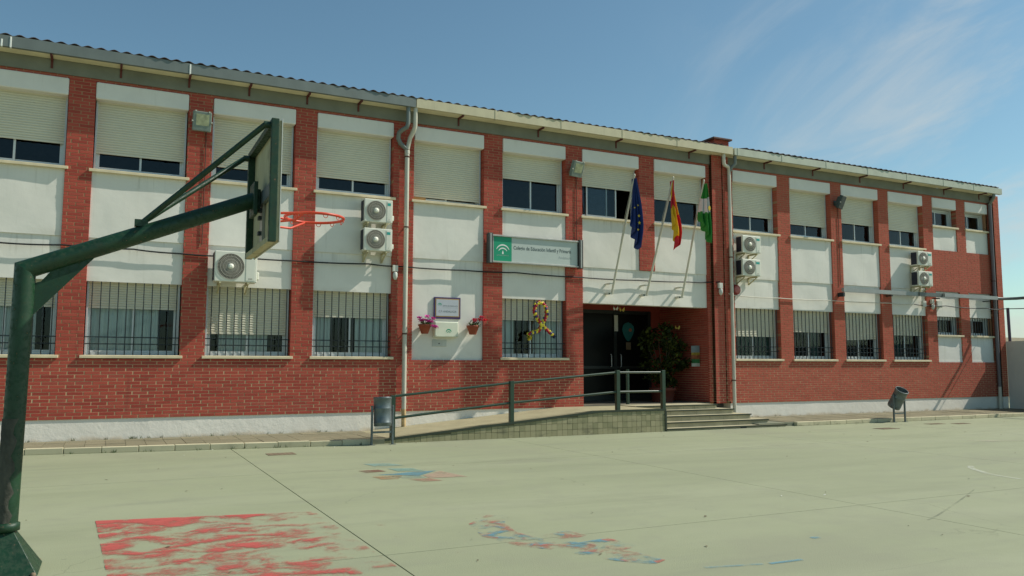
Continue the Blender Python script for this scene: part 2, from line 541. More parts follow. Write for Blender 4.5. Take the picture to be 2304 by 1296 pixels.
M['bin_dark'] = simple('dark_bin_inside', (0.03, 0.035, 0.033), 0.7)
M['wall_far'] = simple('tan_far_wall', (0.52, 0.44, 0.33), 0.85)
M['wall_grey'] = mat_plaster('pale_wall_render', (0.60, 0.59, 0.53), 0.5)
M['gate'] = simple('green_gate', (0.02, 0.09, 0.035), 0.5)
M['post_far'] = simple('dark_post', (0.05, 0.04, 0.08), 0.6)
M['tray'] = mat_galv('cable_tray', (0.35, 0.37, 0.35), 0.55, 0.2)
M['tray_dark'] = mat_galv('cable_tray_dark', (0.14, 0.16, 0.15), 0.55, 0.2)  # darker copy of the tray metal; paints the outer tube's unlit side
M['alarm'] = simple('red_siren', (0.30, 0.04, 0.03), 0.35)
M['alarm_face'] = simple('siren_face', (0.42, 0.12, 0.10), 0.4)
M['lampglass'] = simple('bulkhead_glass', (0.55, 0.56, 0.50), 0.15)
M['junction'] = simple('junction_box', (0.60, 0.60, 0.53), 0.6)
M['door'] = simple('dark_door_frame', (0.030, 0.034, 0.032), 0.4, 0.3)
M['paper'] = simple('paper', (0.62, 0.62, 0.56), 0.8)
M['poster_sky'] = simple('poster_blue', (0.30, 0.38, 0.42), 0.6)
M['poster_red'] = simple('poster_red', (0.36, 0.12, 0.06), 0.6, 0, 0.5, 14)
M['poster_green'] = simple('poster_green', (0.05, 0.22, 0.08), 0.6, 0, 0.4, 14)
M['poster_yel'] = simple('poster_yellow', (0.45, 0.33, 0.06), 0.6, 0, 0.4, 14)
M['teal'] = simple('teal_card', (0.015, 0.13, 0.13), 0.7)
M['bead_y'] = simple('bead_yellow', (0.75, 0.62, 0.05), 0.5)
M['bead_r'] = simple('bead_red', (0.42, 0.02, 0.03), 0.5)
M['bead_b'] = simple('bead_blue', (0.04, 0.05, 0.14), 0.5)
M['bead_w'] = simple('bead_white', (0.60, 0.62, 0.64), 0.5)
M['rust'] = simple('rusty_iron', (0.21, 0.16, 0.105), 0.8, 0.2, 0.2)
M['cardboard'] = simple('cardboard', (0.42, 0.25, 0.10), 0.9)


# ------------------------------------------------------------------ mesh helper
class MB:
    def __init__(s):
        s.v = []; s.f = []; s.mi = []; s.sm = []

    def add(s, vs, fs, mi=0, smooth=False):
        b = len(s.v)
        s.v += [tuple(v) for v in vs]
        for f in fs:
            s.f.append([b + i for i in f]); s.mi.append(mi); s.sm.append(smooth)
        return s

    def box(s, x0, x1, y0, y1, z0, z1, mi=0, mat=None):
        vs = [(x0, y0, z0), (x1, y0, z0), (x1, y1, z0), (x0, y1, z0), (x0, y0, z1), (x1, y0, z1), (x1, y1, z1), (x0, y1, z1)]
        if mat is not None:
            vs = [mat @ Vector(v) for v in vs]
        return s.add(vs, [(0, 3, 2, 1), (4, 5, 6, 7), (0, 1, 5, 4), (1, 2, 6, 5), (2, 3, 7, 6), (3, 0, 4, 7)], mi)

    def quad(s, a, b, c, d, mi=0):
        return s.add([a, b, c, d], [(0, 1, 2, 3)], mi)

    def prism(s, poly, axis, a, b, mi=0):
        """poly: list of 2D points; axis 0: (y,z) extruded along x; 1: (x,z) along y; 2: (x,y) along z"""
        def P(p, t):
            return (t, p[0], p[1]) if axis == 0 else ((p[0], t, p[1]) if axis == 1 else (p[0], p[1], t))
        n = len(poly)
        vs = [P(p, a) for p in poly] + [P(p, b) for p in poly]
        fs = [tuple(range(n))[::-1], tuple(range(n, 2 * n))] + [(i, (i + 1) % n, n + (i + 1) % n, n + i) for i in range(n)]
        return s.add(vs, fs, mi)

    def tube(s, pts, r, n=10, mi=0, closed=False, cap=True):
        pts = [Vector(p) for p in pts]
        rs = r if isinstance(r, (list, tuple)) else [r] * len(pts)
        m = len(pts)
        rings = []
        up = None
        for i, p in enumerate(pts):
            if closed:
                t = (pts[(i + 1) % m] - pts[i - 1]).normalized()
            else:
                t = (pts[min(i + 1, m - 1)] - pts[max(i - 1, 0)]).normalized()
            if up is None:
                up = Vector((0, 0, 1)) if abs(t.z) < 0.9 else Vector((0, 1, 0))
            a = t.cross(up)
            if a.length < 1e-5:
                a = t.cross(Vector((1, 0, 0)))
            a.normalize()
            b = a.cross(t).normalized()
            up = b
            rings.append([p + (a * math.cos(2 * math.pi * k / n) + b * math.sin(2 * math.pi * k / n)) * rs[i] for k in range(n)])
        vs = [v for g in rings for v in g]
        fs = []
        for i in range(m if closed else m - 1):
            j = (i + 1) % m
            for k in range(n):
                fs.append((i * n + k, i * n + (k + 1) % n, j * n + (k + 1) % n, j * n + k))
        s.add(vs, fs, mi, True)
        if cap and not closed:
            s.add(rings[0], [tuple(range(n))[::-1]], mi); s.add(rings[-1], [tuple(range(n))], mi)
        return s

    def lathe(s, prof, n=20, c=(0, 0, 0), mi=0, mat=None, cap=True):
        vs = []
        for r, z in prof:
            for k in range(n):
                v = Vector((r * math.cos(2 * math.pi * k / n), r * math.sin(2 * math.pi * k / n), z))
                if mat is not None:
                    v = mat @ v
                vs.append(v + Vector(c))
        fs = []
        for i in range(len(prof) - 1):
            for k in range(n):
                fs.append((i * n + k, i * n + (k + 1) % n, (i + 1) * n + (k + 1) % n, (i + 1) * n + k))
        s.add(vs, fs, mi, True)
        if cap:
            L = len(prof) - 1
            s.add(vs[:n], [tuple(range(n))[::-1]], mi); s.add(vs[L * n:], [tuple(range(n))], mi)
        return s

    def mesh(s, name, mats):
        me = bpy.data.meshes.new(name)
        me.from_pydata([tuple(v) for v in s.v], [], s.f)
        for m in (mats if isinstance(mats, (list, tuple)) else [mats]):
            me.materials.append(m)
        me.polygons.foreach_set('material_index', s.mi)
        me.polygons.foreach_set('use_smooth', s.sm)
        me.update()
        return me

    def build(s, name, mats, parent=None, bevel=0.0, seg=2, **props):
        o = bpy.data.objects.new(name, s.mesh(name, mats))
        COL.objects.link(o)
        if parent is not None:
            o.parent = parent
            o.matrix_parent_inverse = Matrix.Identity(4)
        if bevel:
            b = o.modifiers.new('bevel', 'BEVEL'); b.width = bevel; b.segments = seg; b.limit_method = 'ANGLE'
        for k, v in props.items():
            o[k] = v
        return o


def tag(o, label, cat, group=None):
    o['label'] = label; o['category'] = cat
    if group:
        o['group'] = group
    return o


def thing(name, label, cat, loc=(0, 0, 0), rot=(0, 0, 0), group=None):
    o = bpy.data.objects.new(name, None)
    o.empty_display_size = 0.2
    COL.objects.link(o)
    o.location = loc; o.rotation_euler = rot
    return tag(o, label, cat, group)


def inst(name, me, parent, loc=(0, 0, 0), rot=(0, 0, 0), scale=(1, 1, 1)):
    o = bpy.data.objects.new(name, me)
    COL.objects.link(o)
    o.parent = parent
    o.location = loc; o.rotation_euler = rot; o.scale = scale
    return o


def copy_tree(o, parent=None):
    c = o.copy(); COL.objects.link(c)
    c.parent = parent
    for ch in o.children:
        copy_tree(ch, c)
    return c


def text_mesh(name, txt, size, mat, parent, loc, rot=(math.pi / 2, 0, 0), width=None, align='LEFT', bold=0.0):
    cu = bpy.data.curves.new(name, 'FONT')
    cu.body = txt; cu.size = size; cu.align_x = align; cu.offset = bold
    cu.resolution_u = 3
    tmp = bpy.data.objects.new(name + '_tmp', cu)
    COL.objects.link(tmp)
    dg = bpy.context.evaluated_depsgraph_get(); dg.update()
    me = bpy.data.meshes.new_from_object(tmp.evaluated_get(dg))
    bpy.data.objects.remove(tmp); bpy.data.curves.remove(cu)
    xs = [v.co.x for v in me.vertices]
    sx = 1.0
    if width and xs:
        sx = width / (max(xs) - min(xs))
    me.materials.clear(); me.materials.append(mat)
    o = bpy.data.objects.new(name, me)
    COL.objects.link(o)
    o.parent = parent; o.location = loc; o.rotation_euler = rot; o.scale = (sx, 1, 1)
    return o


# ------------------------------------------------------------------ playground
pg = MB()
pg.quad((-400, -400, -0.03), (400, -400, -0.03), (400, 400, -0.03), (-400, 400, -0.03))
playground = pg.build('playground', M['joint'], None, kind='structure')
GX0, GY0, GS = 1.86, -10.04, 4.92
FAR = 120.0
ii = list(range(-4, 8)); jj = list(range(-3, 3))
for i in ii:
    for j in jj:
        x0, x1 = GX0 + i * GS, GX0 + (i + 1) * GS
        y0, y1 = GY0 + j * GS, GY0 + (j + 1) * GS
        if i == ii[0]: x0 = -FAR
        if i == ii[-1]: x1 = FAR
        if j == jj[0]: y0 = -FAR
        if j == jj[-1]: y1 = FAR
        g = 0.004
        s = MB()
        s.box(x0 + (0.0055 if i == 0 else g), x1 - (0.0055 if i == -1 else g), y0 + g, y1 - g, -0.028, 0.0)
        s.build('slab', M['ground'], playground)
# hairline scuffs are painted sheets
# ------------------------------------------------------------------ pavement with kerb
PZ = 0.09


def kerb_y(x):
    pts = [(-9, -0.45), (-1.16, -1.27), (2.7, -1.78), (4.4, -1.98), (10, -1.86), (40, -1.90)]
    for (xa, ya), (xb, yb) in zip(pts, pts[1:]):
        if x <= xb:
            return ya + (yb - ya) * (x - xa) / (xb - xa)
    return pts[-1][1]


pv = MB()
for xa, xb in ((-9.0, 4.42), (13.2, 26.5)):
    n = 12
    for k in range(n):
        a = xa + (xb - xa) * k / n; b = xa + (xb - xa) * (k + 1) / n
        pv.prism([(a, kerb_y(a) + 0.10), (b, kerb_y(b) + 0.10), (b, 0.3), (a, 0.3)], 2, 0.001, PZ - 0.012)
pavement = pv.build('pavement', M['joint'], None, kind='structure')
x = -8.0
while x < 26.0:
    L = 0.53
    if x < 3.9 or x > 13.9:
        k = MB()
        a, b = x + 0.004, x + L - 0.004
        dz = random.uniform(-0.004, 0.004)
        k.prism([(a, kerb_y(a)), (b, kerb_y(b)), (b, kerb_y(b) + 0.12), (a, kerb_y(a) + 0.12)], 2, 0.0, PZ + 0.002 + dz)
        k.build('kerb_stone', M['kerb'], pavement, bevel=0.008)
    x += L
TW, TD = 0.30, 0.42
x = -3.0
while x < 26.0:
    if x < 4.2 or x > 13.95:
        y = 0.0
        while y - TD > -2.2:
            x0, x1 = x + 0.003, x + TW - 0.003
            y1 = y - 0.003
            y0 = max(y - TD + 0.003, kerb_y(x) + 0.125)
            if y1 - y0 > 0.06 and not (x < 0 and y1 > 0.03):
                t = MB()
                dz = random.uniform(-0.003, 0.003)
                t.box(x0, x1, y0, y1, PZ - 0.010, PZ + dz)
                t.build('paving_tile', M['paver'], pavement)
            y -= TD
    x += TW

# ------------------------------------------------------------------ school building
school = thing('school_building', 'two-storey red brick school with white panels, shuttered windows and barred ground floor', 'building', (0, 0, 0))
Z_BR0, Z_LS, Z_LW1, Z_BELT, Z_US, Z_UW1, Z_BOX, Z_BEAM0, Z_BEAM1 = 0.45, 1.55, 2.845, 3.61, 4.83, 6.10, 6.41, 6.46, 6.70
bays = [(-4.42, -2.85), (-2.42, -.84), (-.42, 1.13), (1.56, 3.10), (3.52, 5.11), (5.56, 7.17), (7.62, 9.23), (9.67, 11.265), (11.71, 13.30),
        (14.17, 15.69), (16.14, 17.65), (18.06, 19.53), (19.95, 21.43), (21.86, 22.95), (23.37, 24.44)]
XL, XR = -6.6, 24.56

wall = MB()     # mortar backing: bricks are laid proud of it
bricks = []     # (x0,x1,z0,z1,depth,front_y,axis) gathered, then sorted by distance
CH, BL = 0.0587, 0.255


def brick_region(x0, x1, z0, z1, front=0.0, depth=0.05, back=0.28, inset=0.006, backing=True, ends=False):
    e = inset if ends else 0.0
    if backing:
        wall.box(x0 + e, x1 - e, front + 0.0035, back, z0, z1)
    k0 = int(math.floor((z0 - Z_BR0) / CH + 1e-6)); k1 = int(math.ceil((z1 - Z_BR0) / CH))
    for k in range(k0, k1):
        za = max(z0, Z_BR0 + k * CH + 0.0045); zb = min(z1, Z_BR0 + (k + 1) * CH - 0.0045)
        if zb - za < 0.012:
            continue
        off = (k % 2) * BL / 2 + 0.03 * ((k * 7) % 3 - 1) * 0.4
        i0 = int(math.floor((x0 - off) / BL)) - 1
        i = i0
        while i * BL + off < x1:
            jx = random.uniform(-0.004, 0.004)
            xa = max(x0, i * BL + off + 0.0085 + jx); xb = min(x1, (i + 1) * BL + off - 0.0085 + random.uniform(-0.004, 0.004))
            if xb - xa > 0.018:
                bricks.append((xa, xb, za, zb, front + random.uniform(-0.0013, 0.0013), depth))
            i += 1


# piers between bays
for i in range(len(bays) - 1):
    a, b = bays[i][1], bays[i + 1][0]
    if i == 7:        # short pier above the entrance
        brick_region(a, b, 3.645, Z_BOX, depth=0.17, ends=True)
    elif i == 8:      # pier block at the wing joint
        brick_region(a, 13.42, 0.48, Z_BOX, depth=0.05, ends=True)
        brick_region(13.42, 13.735, 0.46, 6.69, front=-0.10, depth=0.11)
        brick_region(13.775, 13.96, 0.50, 6.69, front=-0.092, depth=0.11)
        brick_region(13.96, b, Z_LS - 0.06, Z_BOX, depth=0.17, ends=True)
        wall.box(13.73, 13.78, -0.04, 0.25, 0.46, 6.69)
    elif i == 6:
        brick_region(a, b, Z_LS - 0.06, Z_BOX, depth=0.17, ends=True)
    else:
        brick_region(a, b, Z_LS - 0.06, Z_BOX, depth=0.17, ends=True)
brick_region(XL, bays[0][0], Z_BR0, Z_BOX, depth=0.05)
brick_region(bays[-1][1], XR, Z_BR0, Z_BOX, depth=0.05)
# strips
brick_region(XL, 13.42, Z_BOX, Z_BEAM0, depth=0.06)
brick_region(13.96, XR, Z_BOX, Z_BEAM0, depth=0.06)
brick_region(bays[0][0], 9.67, Z_BR0, Z_LS - 0.06, depth=0.05)
brick_region(13.96, bays[-1][1], Z_BR0, Z_LS - 0.06, depth=0.05)
for i in (13, 14):
    brick_region(bays[i][0], bays[i][1], 3.59, 4.83, depth=0.05)
# corner pier
brick_region(24.56, 24.83, Z_BR0, 6.69, front=-0.13, depth=0.14, back=0.28)
# main bulk of bricks sorted by distance from the viewpoint of the photograph
CAMP = Vector((0, -15.9, 1.38))


def bd(b):
    full = (b[1] - b[0]) > 0.2
    c = Vector(((b[0] + b[1]) / 2, b[4], (b[2] + b[3]) / 2))
    vis = c.x > -1.75
    return (0 if (full and vis) else 1, (c - CAMP).length)


bricks.sort(key=bd)
wall_o = wall.build('wall', M['mortar'], school)
proto = {}


def brick_mb(mb, x0, x1, y0, y1, z0, z1):
    c = 0.002
    vs = [(x0 + c, y0, z0 + c), (x1 - c, y0, z0 + c), (x1 - c, y0, z1 - c), (x0 + c, y0, z1 - c),
          (x0, y0 + c, z0), (x1, y0 + c, z0), (x1, y0 + c, z1), (x0, y0 + c, z1),
          (x0, y1, z0), (x1, y1, z0), (x1, y1, z1), (x0, y1, z1)]
    fs = [(0, 1, 2, 3)]
    for i in range(4):
        j = (i + 1) % 4
        fs.append((4 + i, 4 + j, j, i)); fs.append((8 + i, 8 + j, 4 + j, 4 + i))
    mb.add(vs, fs)


for (xa, xb, za, zb, fy, dp) in bricks[:300]:
    key = (round((xb - xa) / 0.004), round((zb - za) / 0.002), dp)
    if key not in proto:
        p_ = MB(); w, h = key[0] * 0.004, key[1] * 0.002
        brick_mb(p_, -w / 2, w / 2, 0, dp, -h / 2, h / 2)
        proto[key] = p_.mesh('brick', M['brick'])
    inst('brick', proto[key], wall_o, ((xa + xb) / 2, fy, (za + zb) / 2), (0, random.uniform(-0.006, 0.006), 0))
rest = MB()
for (xa, xb, za, zb, fy, dp) in bricks[300:]:
    brick_mb(rest, xa, xb, fy, fy + dp, za, zb)
# brick faces of the porch side wall (facing -x) and of the return of the corner pier


def brick_side(xf, y0, y1, z0, z1, depth=0.04):
    k = 0
    z = z0
    while z < z1 - 0.02:
        za, zb = z + 0.0045, min(z + CH, z1) - 0.0045
        y = y0 - (k % 2) * BL / 2
        while y < y1:
            ya, yb = max(y0, y + 0.0055), min(y1, y + BL - 0.0055)
            if yb - ya > 0.02:
                fx = xf + random.uniform(-0.002, 0.002)
                rest.add([(fx, ya, za), (fx, yb, za), (fx, yb, zb), (fx, ya, zb), (fx + depth, ya, za), (fx + depth, yb, za), (fx + depth, yb, zb), (fx + depth, ya, zb)],
                         [(0, 3, 2, 1), (0, 1, 5, 4), (1, 2, 6, 5), (2, 3, 7, 6), (3, 0, 4, 7)])
            y += BL
        z += CH; k += 1


brick_side(13.30, 0.05, 2.0, 0.48, 3.05)
brick_side(24.558, 0.0, 0.02, Z_BR0, 6.69, 0.02)
rest.build('brick_courses', M['brick'], wall_o, kind='stuff')
for a, b in ((13.306, 13.62), (9.30, 9.664)):
    pw = MB(); pw.box(a, b, 0.281, 2.2, 0.3, 3.1); pw.build('porch_side_wall', M['mortar'], school)

# plinth, beam, panels
p = MB()
p.box(XL, 9.66, 0.018, 0.28, 0.0, Z_BR0)
p.box(13.96, 24.56, 0.018, 0.28, 0.0, Z_BR0)
p.box(24.565, 24.825, -0.115, 0.28, 0.0, Z_BR0)
p.build('plinth', M['plinth'], school)
p = MB()
p.box(XL, 13.418, -0.035, 0.28, Z_BEAM0, Z_BEAM1)
p.box(13.965, 24.555, -0.035, 0.28, Z_BEAM0, Z_BEAM1)
p.build('concrete_beam', M['beam'], school)


def panel(x0, x1, z0, z1, y, name='infill_panel', mat='plaster'):
    q = MB()
    nx = max(2, int((x1 - x0) / 0.12)); nz = max(2, int((z1 - z0) / 0.12))
    seed = random.uniform(0, 50)
    vs = []
    for j in range(nz + 1):
        for i in range(nx + 1):
            xx = x0 + (x1 - x0) * i / nx; zz = z0 + (z1 - z0) * j / nz
            e = 0 if i in (0, nx) or j in (0, nz) else 1
            d = e * (0.006 * math.sin(xx * 5.1 + seed) * math.sin(zz * 4.3 + seed * 2) + random.uniform(-0.001, 0.001))
            vs.append((xx, y + d, zz))
    fs = []
    for j in range(nz):
        for i in range(nx):
            a = j * (nx + 1) + i
            fs.append((a, a + 1, a + nx + 2, a + nx + 1))
    q.add(vs, fs, 0, True)
    # edges going back into the wall
    q.add([(x0, y, z1), (x1, y, z1), (x1, 0.28, z1), (x0, 0.28, z1)], [(0, 1, 2, 3)])
    q.add([(x0, y, z0), (x1, y, z0), (x1, 0.28, z0), (x0, 0.28, z0)], [(3, 2, 1, 0)])
    q.add([(x0, 0.28, z0), (x1, 0.28, z0), (x1, 0.28, z1), (x0, 0.28, z1)], [(3, 2, 1, 0)])
    q.add([(x0, y, z0), (x0, y, z1), (x0, 0.28, z1), (x0, 0.28, z0)], [(0, 1, 2, 3)])
    q.add([(x1, y, z0), (x1, y, z1), (x1, 0.28, z1), (x1, 0.28, z0)], [(3, 2, 1, 0)])
    return q.build(name, M[mat], school)


UP_SHUT = {0: 5.2, 1: 5.26, 2: 5.155, 3: 5.136, 4: 5.145, 5: 4.935, 6: 5.545, 7: 5.577, 8: 5.452, 9: 5.263, 10: 5.182, 11: 5.365, 12: 5.318}
LO_SHUT = {0: 2.4, 1: 2.376, 2: 2.381, 3: 1.96, 4: 2.332, 6: 2.377, 9: 2.131, 10: 2.277, 11: (2.078, 2.136), 12: 2.258}


def shutter_mesh(x0, x1, z0, z1, y):
    """slats between z1 (top) and z0; z0 may be (left, right) for a crooked shutter"""
    zl, zr = z0 if isinstance(z0, tuple) else (z0, z0)
    q = MB()
    n = max(1, int(round((z1 - (zl + zr) / 2) / 0.046)))
    for k in range(n):
        for_l = (z1 - zl) / n; for_r = (z1 - zr) / n
        ta, tb = z1 - k * for_l, z1 - k * for_r
        prof = [(0.010, 0.0), (0.002, 0.10), (-0.003, 0.45), (0.001, 0.86), (0.010, 0.97)]
        vs = []
        for (dy, t) in prof:
            vs.append((x0, y + dy, ta - t * for_l)); vs.append((x1, y + dy, tb - t * for_r))
        vs.append((x0, y + 0.010, ta - for_l)); vs.append((x1, y + 0.010, tb - for_r))
        fs = [(2 * i, 2 * i + 2, 2 * i + 3, 2 * i + 1) for i in range(len(prof))]
        q.add(vs, fs)
    # solid back and bottom rail
    q.add([(x0, y + 0.012, z1), (x1, y + 0.012, z1), (x1, y + 0.012, zr), (x0, y + 0.012, zl)], [(0, 3, 2, 1)])
    q.add([(x0, y - 0.006, zl), (x1, y - 0.006, zr), (x1, y - 0.006, zr + 0.035), (x0, y - 0.006, zl + 0.035),
           (x0, y + 0.014, zl), (x1, y + 0.014, zr), (x1, y + 0.014, zr + 0.035), (x0, y + 0.014, zl + 0.035)],
          [(0, 1, 2, 3), (4, 7, 6, 5), (0, 4, 5, 1), (3, 2, 6, 7), (0, 3, 7, 4), (1, 5, 6, 2)])
    return q


def window(x0, x1, z0, z1, shut=None, curtains=(), mull=0.5, open_right=False, teal=False, extra=(), ysh=0.165):
    yf = ysh + 0.035
    f = MB()
    t = 0.055
    f.box(x0, x1, yf, yf + 0.07, z0, z0 + t); f.box(x0, x1, yf, yf + 0.07, z1 - t, z1)
    f.box(x0, x0 + t, yf, yf + 0.07, z0 + t, z1 - t); f.box(x1 - t, x1, yf, yf + 0.07, z0 + t, z1 - t)
    # guide rails of the shutter
    f.box(x0, x0 + 0.03, ysh - 0.012, yf - 0.001, z0, z1); f.box(x1 - 0.03, x1, ysh - 0.012, yf - 0.001, z0, z1)
    w = f.build('window', M['alu'], school)
    xm = x0 + (x1 - x0) * mull
    s = 0.035
    leaves = [(x0 + t, xm + s / 2, yf + 0.008), (xm - s / 2, x1 - t, yf + 0.036)]
    if open_right:
        wdt = (x1 - x0) * 0.36
        leaves = [(x0 + t, x0 + t + wdt + 0.2, yf + 0.036), (x0 + 0.22, x0 + 0.22 + wdt + 0.28, yf + 0.008)]
    for (a, b, yy) in leaves:
        q = MB()
        q.box(a, b, yy, yy + 0.024, z0 + t, z0 + t + s); q.box(a, b, yy, yy + 0.024, z1 - t - s, z1 - t)
        q.box(a, a + s, yy, yy + 0.024, z0 + t + s, z1 - t - s); q.box(b - s, b, yy, yy + 0.024, z0 + t + s, z1 - t - s)
        q.build('sash', M['alu'], w)
        g = MB()
        g.quad((a + s, yy + 0.012, z0 + t + s), (b - s, yy + 0.012, z0 + t + s), (b - s, yy + 0.012, z1 - t - s), (a + s, yy + 0.012, z1 - t - s))
        g.build('pane', M['glass'], w)
    if shut is not None:
        shutter_mesh(x0 + 0.012, x1 - 0.012, shut, z1 + 0.02, ysh).build('shutter', M['shutter'], w)
    for (fa, fb) in curtains:
        a = x0 + (x1 - x0) * fa; b = x0 + (x1 - x0) * fb
        c = MB(); n = max(8, int((b - a) / 0.02)); vs = []
        ph = random.uniform(0, 6)
        for i in range(n + 1):
            xx = a + (b - a) * i / n
            yy = yf + 0.105 + 0.022 * math.sin(xx * 52 + ph + 1.3 * math.sin(xx * 9)) + 0.012 * math.sin(xx * 23)
            vs += [(xx, yy, z0 + 0.02), (xx + 0.01 * math.sin(xx * 7), yy, z1)]
        c.add(vs, [(2 * i, 2 * i + 2, 2 * i + 3, 2 * i + 1) for i in range(n)], 0, True)
        c.build('curtain', M['teal_curtain'] if teal else M['curtain'], w)
    return w


def sill(x0, x1, z, ov=0.05):
    q = MB()
    q.box(x0 - ov, x1 + ov, -0.046, -0.004, z - 0.052, z)
    q.box(x0 + 0.002, x1 - 0.002, -0.004, 0.19, z - 0.052, z + 0.004)
    return q.build('window_sill', M['sill'], school, bevel=0.006)


def grille(x0, x1, z0, z1, rails, n=11):
    y = 0.065
    q = MB()
    for zz in rails:
        q.box(x0 + 0.004, x1 - 0.004, y + 0.006, y + 0.014, zz - 0.009, zz + 0.009)
    g = q.build('window_grille', M['bar'], school)
    b = MB(); b.box(-0.008, 0.008, -0.008, 0.006, 0, z1 - z0 - 0.006)
    me = b.mesh('bar', M['bar'])
    for i in range(n):
        xx = x0 + (x1 - x0) * (i + 0.72) / (n + 0.25)
        inst('bar', me, g, (xx, y, z0 + 0.003))


CURT = {0: ((0, .98),), 1: ((0.05, .70), (.72, .80)), 2: ((0.0, .78),), 3: ((.16, .76),), 4: ((0.0, .26), (.585, 1.0)), 6: ((0, .27), (.58, 1.0)),
        9: ((0.0, 1.0),), 10: ((0.62, .8),), 11: (), 12: ((.3, .45),)}
for i, (a, b) in enumerate(bays):
    small = i >= 13
    # box over the upper window
    q = MB(); q.box(a + 0.004, b - 0.004, -0.022, 0.2, Z_UW1, Z_BOX - 0.002)
    bo = q.build('shutter_box', M['box'], school, bevel=0.022, seg=3)
    zs = 5.56 if small else Z_US
    window(a + 0.015, b - 0.015, zs, Z_UW1, UP_SHUT.get(i), mull=0.36 if small else 0.5, open_right=(i == 7))
    sill(a, b, zs, 0.05 if i not in (7, 8) else 0.045)
    if small:
        panel(a, b, 4.83, zs - 0.05, 0.03)
    elif i in (7, 8):
        panel(a, b, 3.645, zs - 0.05, 0.03)
    else:
        panel(a, b, Z_BELT, zs - 0.05, 0.028)
    # lower storey
    if i == 5:
        panel(a, b, 1.49, Z_BELT - 0.001, 0.05)
        continue
    if i in (7, 8):
        continue
    panel(a, b, Z_LW1, (3.589 if small else Z_BELT - 0.001), 0.05, 'lintel_panel')
    if small:
        window(a + 0.015, b - 0.015, 2.295, Z_LW1, None, mull=0.36)
        grille(a, b, 2.295, Z_LW1, (), 9)
        sill(a, b, 2.295)
        panel(a, b, 1.54, 2.243, 0.03)
        brick_h = None
        q = MB(); q.box(a, b, 0.02, 0.28, 1.49, 1.54); q.build('panel_base', M['plaster'], school)
    else:
        window(a + 0.015, b - 0.015, Z_LS, Z_LW1, LO_SHUT.get(i), CURT.get(i, ()), teal=(i >= 9), ysh=0.18)
        grille(a, b, Z_LS, Z_LW1, (1.87, 1.75), 11)
        sill(a, b, Z_LS)
# white fascia over the entrance
panel(9.67, 13.30, 2.815, 3.644, 0.048, 'entrance_fascia')
# cardboard stuffed under the nearly closed shutter
q = MB(); q.box(5.60, 5.88, 0.152, 0.17, 4.835, 4.93); q.build('cardboard_filler', M['cardboard'], school)

# rooms behind the windows
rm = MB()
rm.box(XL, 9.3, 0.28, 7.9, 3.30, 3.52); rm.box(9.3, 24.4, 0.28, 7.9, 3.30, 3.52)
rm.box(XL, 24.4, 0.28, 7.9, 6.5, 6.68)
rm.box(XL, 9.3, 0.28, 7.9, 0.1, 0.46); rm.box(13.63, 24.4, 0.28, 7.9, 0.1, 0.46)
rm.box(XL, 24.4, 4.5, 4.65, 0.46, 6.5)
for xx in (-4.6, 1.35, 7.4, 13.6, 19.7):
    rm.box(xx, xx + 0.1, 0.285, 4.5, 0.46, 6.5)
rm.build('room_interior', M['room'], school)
q = MB()
q.box(XL, 24.4, 7.9, 8.1, 0.0, 6.7); q.box(XL - 0.02, XL + 0.2, 0.285, 7.9, 0.0, 6.7); q.box(24.40, 24.82, 0.285, 8.1, 0.0, 6.7)
q.build('rear_wall', M['mortar'], school)

# soffit, gutters, roof
q = MB(); q.box(XL, 24.54, -0.262, -0.036, 6.702, 6.745)
q.build('soffit', M['soffit'], school)


def gutter(x0, x1, mat, y=-0.33, z0=6.705, z1=6.895, joints=(), dep=0.085):
    t = 0.006
    g = MB()
    g.box(x0, x1, y, y + t, z0, z1); g.box(x0, x1, y + t, y + dep, z0, z0 + t); g.box(x0, x1, y + dep, y + dep + t, z0, z1 - 0.02)
    g.box(x0, x0 + t, y + t, y + dep, z0 + t, z1 - 0.01); g.box(x1 - t, x1, y + t, y + dep, z0 + t, z1 - 0.01)
    o = g.build('gutter', mat, school)
    for xx in joints:
        s = MB(); s.box(xx - 0.02, xx + 0.02, y - 0.006, y + dep + 0.01, z0 - 0.006, z1 + 0.004)
        s.build('gutter_joint', mat, o)
    return o


gl = gutter(XL, 5.47, M['gutter_grey'], dep=0.065)
for xx in (-1.85, -1.72, 1.10):
    s = MB(); s.box(xx - 0.012, xx + 0.014, -0.338, -0.26, 6.695, 6.88 - (0.06 if xx == -1.85 else 0)); s.build('sealed_joint', M['white'], gl, bevel=0.004)
gutter(5.485, 13.93, M['gutter_cream'], joints=(7.3, 8.95, 10.6, 12.2))
gutter(13.985, 24.74, M['gutter_pale'], joints=(14.1, 15.6, 17.2, 18.8, 20.4, 22.0, 23.4), z1=6.885)
for xx in [-5.5, -4.4, -3.3, -2.2, -1.12, -.034, 1.113, 2.192, 3.298, 4.335, 6.544, 8.494, 10.594, 12.765, 15.238, 16.979, 18.796, 20.597, 22.385, 24.034]:
    b = MB()
    b.box(xx - 0.018, xx + 0.018, -0.049, -0.036, 6.53, 6.70)
    b.box(xx - 0.018, xx + 0.018, -0.31, -0.05, 6.667, 6.699)
    b.build('gutter_bracket', M['bracket'], school)


